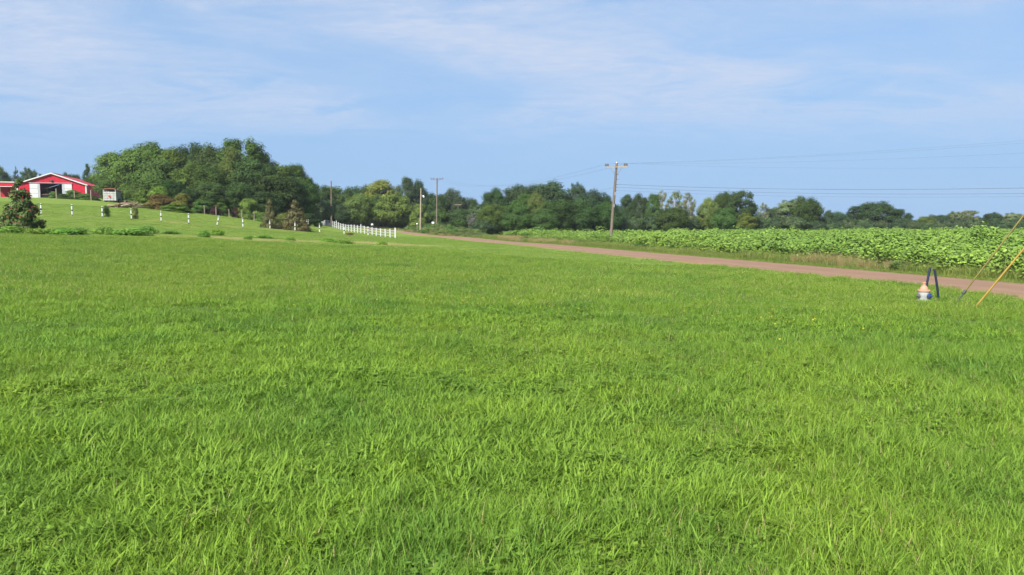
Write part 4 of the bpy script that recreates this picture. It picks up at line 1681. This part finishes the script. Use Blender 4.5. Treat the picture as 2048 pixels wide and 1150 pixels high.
# tall pole by the road
Y1 = 80.0
g1 = G(1221, Y1)
h1 = W(1233, 326, Y1).z - g1.z
lean1 = (W(1233.5, 326, Y1).x - g1.x) / h1
t = thing('utility_pole', 'tall leaning wooden utility pole with cross-arm beside the road', 'utility pole', g1)
pole_parts(t, h1, .17, .115, 'grey_wood', lean1)
m = MB(); m.tube([(lean1 * h1, 0, h1), (lean1 * h1, 0, h1 + .05)], [.16, .14], 12); m.build('cap', M['galvanised'], t)
arm1 = crossarm(t, lean1 * (h1 - .45), h1 - .45, 1.18, (1, -.28), (-1, -.80, .80, 1), 'pale_wood')
for z, sx in ((h1 - 1.25, .2), (h1 - 1.75, .22), (h1 - 2.3, .22), (h1 - 2.6, .2), (h1 - 2.95, .18)):
    m = MB(); m.tube([(lean1 * z + .1, -.02, z), (lean1 * z + .1 + sx, -.05, z)], .03, 8); m.build('step', M['steel_dark'], t)
for zz in (h1 - 4.6, h1 - 3.3):
    m = MB(); m.box((lean1 * zz + .06, -.16, zz), (.10, .06, .34)); m.build('bracket', M['galvanised'], t)
m = MB(); m.tube([(lean1 * z - .125, -.08, z) for z in np.linspace(.2, h1 - .8, 8)], .016, 6); m.build('ground_wire', M['steel_dark'], t)

# pole with cross-arm behind the brush
Y2 = 178.0
g2 = G(873, Y2)
h2 = W(875, 356, Y2).z - g2.z
t = thing('utility_pole', 'weathered utility pole with a wide flat cross-arm behind the roadside brush', 'utility pole', g2)
pole_parts(t, h2, .19, .13, 'grey_wood', .018)
arm2 = crossarm(t, .018 * (h2 - .3), h2 - .3, 1.5, (1, -.15), (-1, -.55, .55, 1), 'grey_wood')

# pale lamp pole
Y3 = 172.0
g3 = G(840.5, Y3)
h3 = W(843, 376, Y3).z - g3.z
t = thing('lamp_pole', 'pale wooden pole with a small yard lamp on its right', 'lamp pole', g3)
pole_parts(t, h3, .19, .12, 'pale_wood', .025)
z = h3 - 1.9
m = MB(); m.tube([(.025 * z + .1, 0, z), (.025 * z + .35, -.05, z + .12), (.025 * z + .62, -.1, z + .1)], .035, 8); m.build('lamp_arm', M['galvanised'], t)
m = MB(); m.tube([(.025 * z + .66, -.1, z + .16), (.025 * z + .66, -.1, z + .04), (.025 * z + .66, -.1, z - .1), (.025 * z + .66, -.1, z - .28)], [.08, .14, .2, .17], 12); m.build('lamp_head', M['mail_white'], t, None, True)

# plain pole behind the white fence
Y4 = 192.0
g4 = G(663, Y4)
h4 = W(664.5, 362, Y4).z - g4.z
t = thing('utility_pole', 'plain thin wooden pole without cross-arm behind the white fence', 'utility pole', g4)
pole_parts(t, h4, .19, .12, 'brown_wood', .012)
m = MB(); m.box((.012 * h4, -.16, h4 - .5), (.1, .1, .3)); m.build('bracket', M['steel_dark'], t)

# distant cross-arm among trees
Y5 = 238.0
g5 = G(916.5, Y5)
h5 = W(916.5, 408, Y5).z - g5.z
t = thing('utility_pole', 'distant pole whose pale cross-arm shows against the dark trees', 'utility pole', g5)
pole_parts(t, h5, .16, .11, 'bark')
crossarm(t, 0, h5 - .2, 1.15, (1, 0), (-1, 1), 'pale_wood', brace=True, big=False)

# signs at the foot of the lamp pole
for px, Y, s, h, l in ((834, 168, .30, 2.2, 'small white sign left of the lamp pole foot'), (866, 172, .55, 2.6, 'white utility box at the foot of the cross-arm pole')):
    g = G(px, Y)
    t = thing('small_sign' if px < 850 else 'utility_box', l, 'sign' if px < 850 else 'utility box', g)
    m = MB(); m.tube([(0, 0, -.1), (0, 0, h)], .045, 8); m.build('post', M['pale_wood'], t)
    m = MB(); m.box((0, -.1, h - .1), (s, .12, s * (.9 if px < 850 else .7))); m.build('panel', M['mail_white'], t)


def sagline(a, b, sag, r, label, group):
    a, b = Vector(a), Vector(b)
    pts = []
    n = 40
    for i in range(n + 1):
        t_ = i / n
        p = a.lerp(b, t_)
        p.z -= sag * 4 * t_ * (1 - t_)
        pts.append(p - a)
    m = MB()
    m.tube(pts, r, 6)
    o = m.build('power_line', M['wire'], None, a)
    tag(o, label, 'power line', group)


WL = 'lines running right from the tall utility pole'
words = ['topmost power line crossing the sky at the right', 'second power line from the top at the right', 'third power line from the top at the right', 'fourth power line from the top at the right']
ends = [W(2048, y, 56) for y in (281, 286, 306, 334)]
for i, p in enumerate(arm1):
    a = g1 + p
    e = ends[i]
    # carry on beyond the picture to the next span support
    b = a + (e - a) * 2.1
    t_ = 1 / 2.1
    sag = 1.15
    b.z += 4 * sag * t_ * (1 - t_) / t_
    sagline(a, b, sag, .0045, words[i], WL)
ends = [W(2048, y, 56) for y in (376, 387, 393)]
words = ['upper thick communication cable low over the field trees', 'middle communication cable low over the field trees', 'lower thin cable nearest the field treetops']
for i, z in enumerate((h1 - 2.3, h1 - 2.6, h1 - 2.95)):
    a = g1 + Vector((lean1 * z + .3, -.05, z))
    e = ends[i]
    b = a + (e - a) * 2.1
    sag = 1.25
    t_ = 1 / 2.1
    b.z += 4 * sag * t_ * (1 - t_) / t_
    sagline(a, b, sag, (.016, .012, .007)[i], words[i], WL)
WL2 = 'lines between the two cross-arm poles'
for i, l in enumerate(('outer left power line between the tall pole and the cross-arm pole', 'inner left power line between the tall pole and the cross-arm pole', 'inner right power line between the tall pole and the cross-arm pole', 'outer right power line between the tall pole and the cross-arm pole')):
    sagline(g1 + arm1[i], g2 + arm2[i], 2.2, .004, l, WL2)
sagline(g1 + Vector((lean1 * (h1 - 2.6), 0, h1 - 2.6)), g2 + Vector((.1, 0, h2 - 3.6)), 2.0, .009, 'communication cable between the tall pole and the cross-arm pole', WL2)


# ------------------------------------------------------------------ hydrant, stakes, guy wires
def lathe(m, prof, c=(0, 0, 0), axis='z', seg=20):
    pts, rad = [], []
    for r_, z in prof:
        v = Vector((0, 0, z))
        if axis != 'z':
            v = Vector(axis) * z
        pts.append(Vector(c) + v)
        rad.append(max(r_, .001))
    m.tube(pts, rad, seg)
    return m


YH = 19.0
gh = G(1854, YH)
t = thing('fire_hydrant', 'fire hydrant with peach bonnet and white barrel in the long grass', 'fire hydrant', gh)
top = W(1850, 564.5, YH).z - gh.z
zf = W(1850, 582, YH).z - gh.z          # bonnet flange
m = MB(); lathe(m, [(.19, -.05), (.19, .03), (.125, .035), (.125, zf - .2), (.135, zf - .15), (.15, zf - .10), (.14, zf - .03), (.12, zf - .022)]); m.build('barrel', M['hydrant_white'], t, None, True)
m = MB(); lathe(m, [(.145, zf - .02), (.155, zf - .01), (.155, zf + .022), (.147, zf + .03), (.105, zf + .035), (.10, zf + .06), (.085, zf + .10), (.06, zf + .13), (.045, zf + .145)]); m.build('bonnet', M['hydrant_peach'], t, None, True)
m = MB(); lathe(m, [(.042, zf + .14), (.042, top - .03), (.048, top - .028), (.048, top - .008), (.035, top)], seg=12); m.build('operating_nut', M['hydrant_peach'], t, None, True)
for k in range(8):
    a = k * math.pi / 4 + .2
    m = MB(); m.tube([(.132 * math.cos(a), .132 * math.sin(a), zf - .035), (.132 * math.cos(a), .132 * math.sin(a), zf + .045)], .013, 6); m.build('bolt', M['hydrant_peach'], t)
for ax, ln, rr_, mt, nm in (((.5, -.86, 0), .185, .072, 'hydrant_blue', 'front nozzle'), ((.97, .24, 0), .165, .055, 'hydrant_peach', 'right nozzle'), ((-.97, -.1, 0), .165, .06, 'hydrant_grey', 'left nozzle')):
    ax = Vector(ax).normalized()
    zc_ = zf - .12
    m = MB(); lathe(m, [(rr_ * .8, .08), (rr_ * .8, ln - .06)], (0, 0, zc_), ax, 14); nz = m.build('nozzle', M['hydrant_white'], t, None, True)
    m = MB(); lathe(m, [(rr_, ln - .065), (rr_ * 1.05, ln - .06), (rr_ * 1.05, ln - .015), (rr_ * .8, ln), (rr_ * .35, ln + .005), (rr_ * .35, ln + .035), (rr_ * .3, ln + .04)], (0, 0, zc_), ax, 14); m.build('cap', M[mt], nz, None, True)

for (pt, yt), (pb, yb), Yd, l in (((1860.5, 534.5), (1846, 604), 19.25, 'dark blue stake leaning behind the fire hydrant'), ((1869, 538), (1879.5, 604), 19.15, 'dark blue stake leaning left, right of the fire hydrant')):
    top = W(pt, yt, Yd)
    b = W(pb, yb, Yd)
    b.z = min(b.z, gz(b.x, b.y)) - .02
    t = thing('marker_stake', l, 'stake', b, 0, 'pair of blue stakes by the hydrant')
    d = top - b
    m = MB(); m.tube([(0, 0, -.1), d * .5, d * .97, d], [.029, .029, .029, .024], 10); m.build('shaft', M['stake_blue'], t, None, True)
    m = MB(); m.tube([d * .10, d * .16], .034, 10); m.build('collar', M['steel_dark'], t)
# off-picture pole that the guys hold
gp = Vector((15.65, 16.0, gz(15.65, 16.0)))
t = thing('utility_pole', 'wooden pole at the right that the yellow-guarded guy wires hold', 'utility pole', gp)
pole_parts(t, 9.2, .17, .12, 'grey_wood')
for (pa, ya), mt, gr, glen, g0, l in (((1910, 613), 'guard_olive', .020, 3.2, .42, 'guy wire with a thin olive guard, anchored left of the yellow one'), ((1948, 623), 'guard_yellow', .021, 2.5, .07, 'guy wire with a thick bright yellow guard')):
    Yd = EYE / ((ya - HOR) / F) * 1.0
    a = W(pa, ya, Yd)
    a.z = max(a.z, gz(a.x, a.y) + .02)
    e = Vector((15.65, 16.0, 8.5 if mt == 'guard_olive' else 7.3))
    e = e + (a - e).normalized() * .12
    t = thing('guy_wire', l, 'guy wire', a, 0, 'guy wires at the right edge')
    d = (e - a)
    u = d.normalized()
    m = MB(); m.tube([Vector((0, 0, 0)), d], .007, 6); m.build('strand', M['galvanised'], t)
    m = MB(); m.tube([-u * .12, u * (g0 - .05)], .016, 8); m.build('anchor_rod', M['steel_dark'], t)
    m = MB(); m.tube([u * (g0 - .12), u * (g0 - .10), u * (g0 - .02), u * g0], [.02, .036, .036, .02], 8); m.build('thimble', M['steel_dark'], t)
    m = MB(); m.tube([u * g0, u * (g0 + .02), u * (g0 + glen)], [gr * .8, gr, gr], 10); m.build('guard', M[mt], t, None, True)


# ------------------------------------------------------------------ barn
def build_barn():
    Yb = 185.0
    g = G(108, Yb)
    view = math.atan2(g.x, g.y)
    rz = -view - R(16)
    s = Yb / math.cos(0) / F * 1.0
    t = thing('red_barn', 'red metal barn with white trim and open sliding doors', 'barn', (g.x, g.y, g.z), rz)
    sc_ = (Vector((g.x, g.y)).length) / F * math.cos(view)     # metres per pixel across
    hw = 63.5 * Yb / F * math.cos(view) * 1.13
    eave = W(167, 369, Yb).z - g.z
    peak = W(104, 347, Yb).z - g.z
    D = 22.0
    d0, d1 = -20.5 * Yb / F, 17.5 * Yb / F           # door opening (local x)
    dt = W(100, 367, Yb).z - g.z
    th = .12

    def roofz(x):
        return eave + (peak - eave) * (1 - abs(x) / hw)
    # front wall as bays of ribbed metal panels, cut round the door
    n = 26
    xs = np.linspace(-hw, hw, n + 1)
    for i in range(n):
        x0, x1 = xs[i], xs[i + 1]
        cuts = [(x0, x1)]
        segs = []
        for a, b in cuts:
            pieces = sorted(set([a, b] + [v for v in (d0, d1, 0.0) if a < v < b]))
            segs += list(zip(pieces[:-1], pieces[1:]))
        m = MB()
        for a, b in segs:
            z0 = dt if (a >= d0 - 1e-6 and b <= d1 + 1e-6) else -.4
            pr = .025 if i % 2 else 0
            m.poly([(a + .004, -pr, z0), (b - .004, -pr, z0), (b - .004, -pr, roofz(b)), (a + .004, -pr, roofz(a))], (0, th + pr, 0))
        m.build('panel', M['barn_red'], t)
    # side and back walls
    for s in (-1, 1):
        k = 18
        for i in range(k):
            m = MB(); y0, y1 = .14 + (D - .2) * i / k, .14 + (D - .2) * (i + 1) / k
            pr = .025 if i % 2 else 0
            m.box((s * (hw - .06 + pr / 2), (y0 + y1) / 2, eave / 2 - .25), (th + pr, y1 - y0 - .008, eave + .45)); m.build('panel', M['barn_red'], t)
    m = MB(); m.poly([(-hw + .15, D, -.4), (hw - .15, D, -.4), (hw - .15, D, eave), (0, D, peak - .1), (-hw + .15, D, eave)], (0, .12, 0)); m.build('back_wall', M['barn_red'], t)
    # roof slopes of panels
    over = .35
    for s in (-1, 1):
        k = 20
        for i in range(k):
            y0, y1 = -over + (D + 2 * over) * i / k, -over + (D + 2 * over) * (i + 1) / k
            ez = eave - (peak - eave) / hw * over
            lift = .03 if i % 2 else .0
            m = MB()
            m.poly([(0, y0 + .004, peak + .04 + lift), (s * (hw + over), y0 + .004, ez + .04 + lift), (s * (hw + over), y0 + .004, ez + .12 + lift), (0, y0 + .004, peak + .12 + lift)], (0, y1 - y0 - .008, 0))
            m.build('roof_panel', M['roof_red'], t)
    m = MB(); m.box((0, D / 2, peak + .17), (.5, D + 2 * over, .07)); m.build('ridge_cap', M['roof_red'], t)
    # white trim
    for s in (-1, 1):
        ez = eave - (peak - eave) / hw * over
        m = MB(); m.poly([(0, -over - .06, peak - .08), (s * (hw + over), -over - .06, ez - .10), (s * (hw + over), -over - .06, ez + .17), (0, -over - .06, peak + .20)], (0, .05, 0)); m.build('rake_trim', M['white_paint'], t)
        m = MB(); m.box((s * (hw - .1), -.06, eave / 2 - .22), (.26, .07, eave + .3)); m.build('corner_trim', M['white_paint'], t)
        m = MB(); m.box((s * (hw + .03), .26, eave / 2 - .22), (.07, .22, eave + .3)); m.build('corner_trim', M['white_paint'], t)
    m = MB(); m.box(((d0 + d1) / 2, -.12, dt + .12), ((d1 - d0) * 2.0, .14, .13)); m.build('door_track', M['trailer_side'], t)
    # sliding doors, three stacked panels each
    lw = 18.0 * Yb / F
    for a, b, nm in ((d0 - lw, d0 - .05, 'left'), (d1 + .05, d1 + lw, 'right')):
        dz = dt - .1
        fr = MB(); fr.box(((a + b) / 2, -.08, dz / 2), (b - a, .05, dz)); dd = fr.build('sliding_door', M['trailer_side'], t)
        for r_ in range(3):
            m = MB(); z0, z1 = dz * r_ / 3 + .1, dz * (r_ + 1) / 3 - .08
            if nm == 'left':
                xa, xb = a + .05, a + (b - a) * .80
            else:
                xa, xb = a + (b - a) * .28, b - .05
            m.box(((xa + xb) / 2, -.125, (z0 + z1) / 2), (xb - xa, .035, z1 - z0)); m.build('door_panel', M['white_paint'], dd)
    m = MB(); m.box((0, -.16, dt + .75), (.5, .2, .28)); m.tube([(0, -.2, dt + .65), (0, -.45, dt + .55)], [.12, .2], 10); m.build('gable_lamp', M['steel_dark'], t)
    m = MB(); m.box((0, D / 2, -.1), (2 * hw - .4, D - .4, .12)); m.build('floor', M['dark_interior'], t)
    # pens inside: pale rails
    for z in (.6, 1.0, 1.4):
        m = MB(); m.box((-.3, 6.5, z), (d1 - d0, .05, .07)); m.build('pen_rail', M['grey_wood'], t)
    # open lean-to on the left
    L_ = 12.0
    x0, x1 = -hw - L_, -hw - .05
    zt = W(20, 365, Yb).z - g.z
    k = 12
    for i in range(k):
        a, b = x0 + (x1 - x0) * i / k, x0 + (x1 - x0) * (i + 1) / k
        m = MB(); m.poly([(a + .004, 1.2, zt + .05), (b - .004, 1.2, zt + .05), (b - .004, D - 2, zt + .55), (a + .004, D - 2, zt + .55)], (0, 0, .07)); m.build('roof_panel', M['roof_red'], t)
        m = MB(); m.box(((a + b) / 2, 1.3, zt - .55), (b - a - .008, .08, 1.0)); m.build('fascia_panel', M['barn_red'], t)
    m = MB(); m.box(((x0 + x1) / 2, 1.2, zt + .02), (x1 - x0, .1, .22)); m.build('eave_trim', M['white_paint'], t)
    m = MB(); m.box(((x0 + x1) / 2, 1.24, zt - 1.08), (x1 - x0, .1, .12)); m.build('eave_trim', M['white_paint'], t)
    for q in range(4):
        m = MB(); m.box((x0 + .3 + (x1 - x0 - .6) * q / 3, 1.35, zt / 2 - .85), (.2, .2, zt - .6)); m.build('lean_to_post', M['pale_wood'], t)
    m = MB(); m.box(((x0 + x1) / 2, D - 2, zt / 2 - .3), (x1 - x0, .12, zt + .9)); m.build('lean_to_wall', M['barn_red'], t)
    return t, g, rz


build_barn()


# ------------------------------------------------------------------ stock trailer, trough, vines, brush pile
def build_trailer():
    Y = 150.0
    g = G(222, Y)
    t = thing('livestock_trailer', 'white slatted livestock trailer with a red roof rim beside the barn', 'trailer', g, R(16))
    Wd, H, Ln = 2.35, 2.30, 4.6
    z0 = .35
    hw = Wd / 2
    # rear face: frame, slats, open top
    for s in (-1, 1):
        m = MB(); m.box((s * (hw - .06), 0, z0 + H / 2), (.12, .12, H)); m.build('corner_post', M['trailer_white'], t)
    for k in range(5):
        zz = z0 + .05 + k * .36
        m = MB(); m.box((0, 0, zz + .14), (Wd - .26, .07, .27)); m.build('slat', M['trailer_white'], t)
    for x in (-.58, 0, .58):
        m = MB(); m.box((x, -.06, z0 + .88), (.09, .05, 1.72)); m.build('upright', M['trailer_white'], t)
    m = MB(); m.tube([(0, -.10, z0 + .82), (0, -.13, z0 + .82)], .22, 16); m.build('emblem', M['emblem_red'], t)
    # arched roof with red rim
    prof = [(-hw, 2.28), (-hw + .12, 2.42), (-hw + .4, 2.50), (0, 2.53), (hw - .4, 2.50), (hw - .12, 2.42), (hw, 2.28)]
    pp = [(x, -.12, z0 + z - .05) for x, z in prof] + [(x * .95, -.12, z0 + z - .17) for x, z in prof[::-1]]
    m = MB(); m.poly(pp, (0, .16, 0)); m.build('roof_rim', M['rust_red'], t)
    m = MB(); m.poly([(x * .995, .05, z0 + z - .06) for x, z in prof] + [(x * .95, .05, z0 + z - .16) for x, z in prof[::-1]], (0, Ln, 0)); m.build('roof', M['rust_red'], t)
    for s in (-1, 1):
        for k in range(5):
            zz = z0 + .05 + k * .36
            m = MB(); m.box((s * (hw - .05), Ln / 2, zz + .14), (.06, Ln - .2, .30)); m.build('side_slat', M['trailer_side'], t)
        for y in (1.5, 3.0, 4.5):
            m = MB(); m.box((s * (hw - .01), y, z0 + H / 2), (.08, .1, H)); m.build('side_post', M['trailer_side'], t)
        for y in (1.9, 2.8):
            m = MB(); m.tube([(s * (hw - .02), y, .36), (s * (hw + .2), y, .36)], .36, 16); w = m.build('wheel', M['tyre'], t)
            m = MB(); m.tube([(s * (hw + .19), y, .36), (s * (hw + .215), y, .36)], .19, 12); m.build('rim', M['trailer_white'], w)
        m = MB(); m.box((s * (hw + .1), 2.35, .80), (.3, 2.0, .06)); m.build('fender', M['trailer_side'], t)
    m = MB(); m.box((0, Ln / 2, z0 - .02), (Wd - .2, Ln, .1)); m.build('floor', M['steel_dark'], t)
    m = MB(); m.box((0, Ln, z0 + H / 2), (Wd - .2, .06, H)); m.build('front_wall', M['trailer_side'], t)
    m = MB(); m.bar((0, Ln, z0), (0, Ln + 1.3, z0 + .1), .12); m.build('hitch', M['steel_dark'], t)


build_trailer()
g = G(98.5, 166)
t = thing('feed_trough', 'low black stock trough with a brownish load in front of the barn door', 'trough', g, R(25))
m = MB(); m.poly([(-1.0, -.5, 0), (1.0, -.5, 0), (1.12, -.6, .62), (-1.12, -.6, .62)], (0, 1.1, 0)); m.build('tub', M['black_band'], t)
m = MB(); m.tube([(-1.15, -.6, .62), (1.15, -.6, .62)], .05, 8); m.tube([(-1.15, .52, .62), (1.15, .52, .62)], .05, 8); m.build('rim', M['steel_dark'], t)
V, Fc, rn, C = make_crown(2400, 'ell', 14, 120, .05, .0, (.15, .25))
lo = obj('load', new_mesh('load', V, Fc, False, rn), M['foliage'], t, (0, 0, .52))
lo.scale = (1.9, .95, .4)
lo.color = (.30, .19, .12, 1)
# vine-grown garden fence before the barn
VG = 'vine-grown garden in front of the barn'
for px, top, w, Y, c, l in ((112, 384, 22, 160, 'light', 'pale green vine clump left of the garden, by the trough'), (128, 389, 22, 160, 'mid', 'leafy vine clump under the right sliding door'),
                            (148, 381, 34, 162, 'bright', 'highest bright vine mound in front of the barn front'), (172, 388, 36, 161, 'bright', 'bright vine mound at the barn corner'), (190, 394, 26, 160, 'mid', 'low vine clump right of the barn corner'),
                            (140, 396, 44, 158, 'mid', 'low green growth along the garden front')):
    S_(l, px, top - 2, Y, w, 'shrub', c, group=VG)
for px, h, l in ((116, 2.1, 'wooden garden post under the right sliding door'), (152, 1.8, 'wooden garden post among the highest vines'), (185, 2.2, 'wooden garden post at the barn corner')):
    simple_post('garden_post', l, 'post', px, 158, h, .10, 'pale_wood', VG)
# brush pile
g = G(250, 116)
t = thing('brush_pile', 'heap of bare weathered logs and branches below the livestock trailer', 'log pile', g)
r = np.random.default_rng(5)
mesh_l = []
for k in range(4):
    m = MB(); pts = [Vector((-.5 + .25 * i, r.normal(0, .02), r.normal(0, .02))) for i in range(5)]
    m.tube(pts, [.042, .04, .034, .028, .016], 7)
    me = new_mesh('log', m.v, m.f, True)
    me.materials.append(M['pale_wood'] if k % 2 else M['brown_wood'])
    mesh_l.append(me)
for k in range(46):
    u = r.random()
    o = obj('log', mesh_l[k % 4], None, t)
    ln = r.uniform(1.4, 3.2)
    o.scale = (ln, ln * .9, ln * .9)
    x = r.uniform(-1.9, 1.9)
    o.location = (x, r.uniform(-.7, .7), .08 + r.random() * .75 * (1 - abs(x) / 2.4) + max(0, x) * .12)
    o.rotation_euler = (r.normal(0, .2), r.normal(-.12, .16), r.normal(0, .4))


# ------------------------------------------------------------------ thin summer haze
m, N, L, out = mat_new('haze_air')
pv = N.new('ShaderNodeVolumePrincipled')
pv.inputs['Color'].default_value = (.86, .92, 1.0, 1)
pv.inputs['Density'].default_value = .00015
pv.inputs['Anisotropy'].default_value = .1
L.new(pv.outputs[0], out.inputs['Volume'])
mb = MB()
mb.box((0, 150, 15), (1100, 900, 36))
tag(mb.build('haze', m), 'thin pale summer haze over lawn and field', 'haze', kind='stuff')
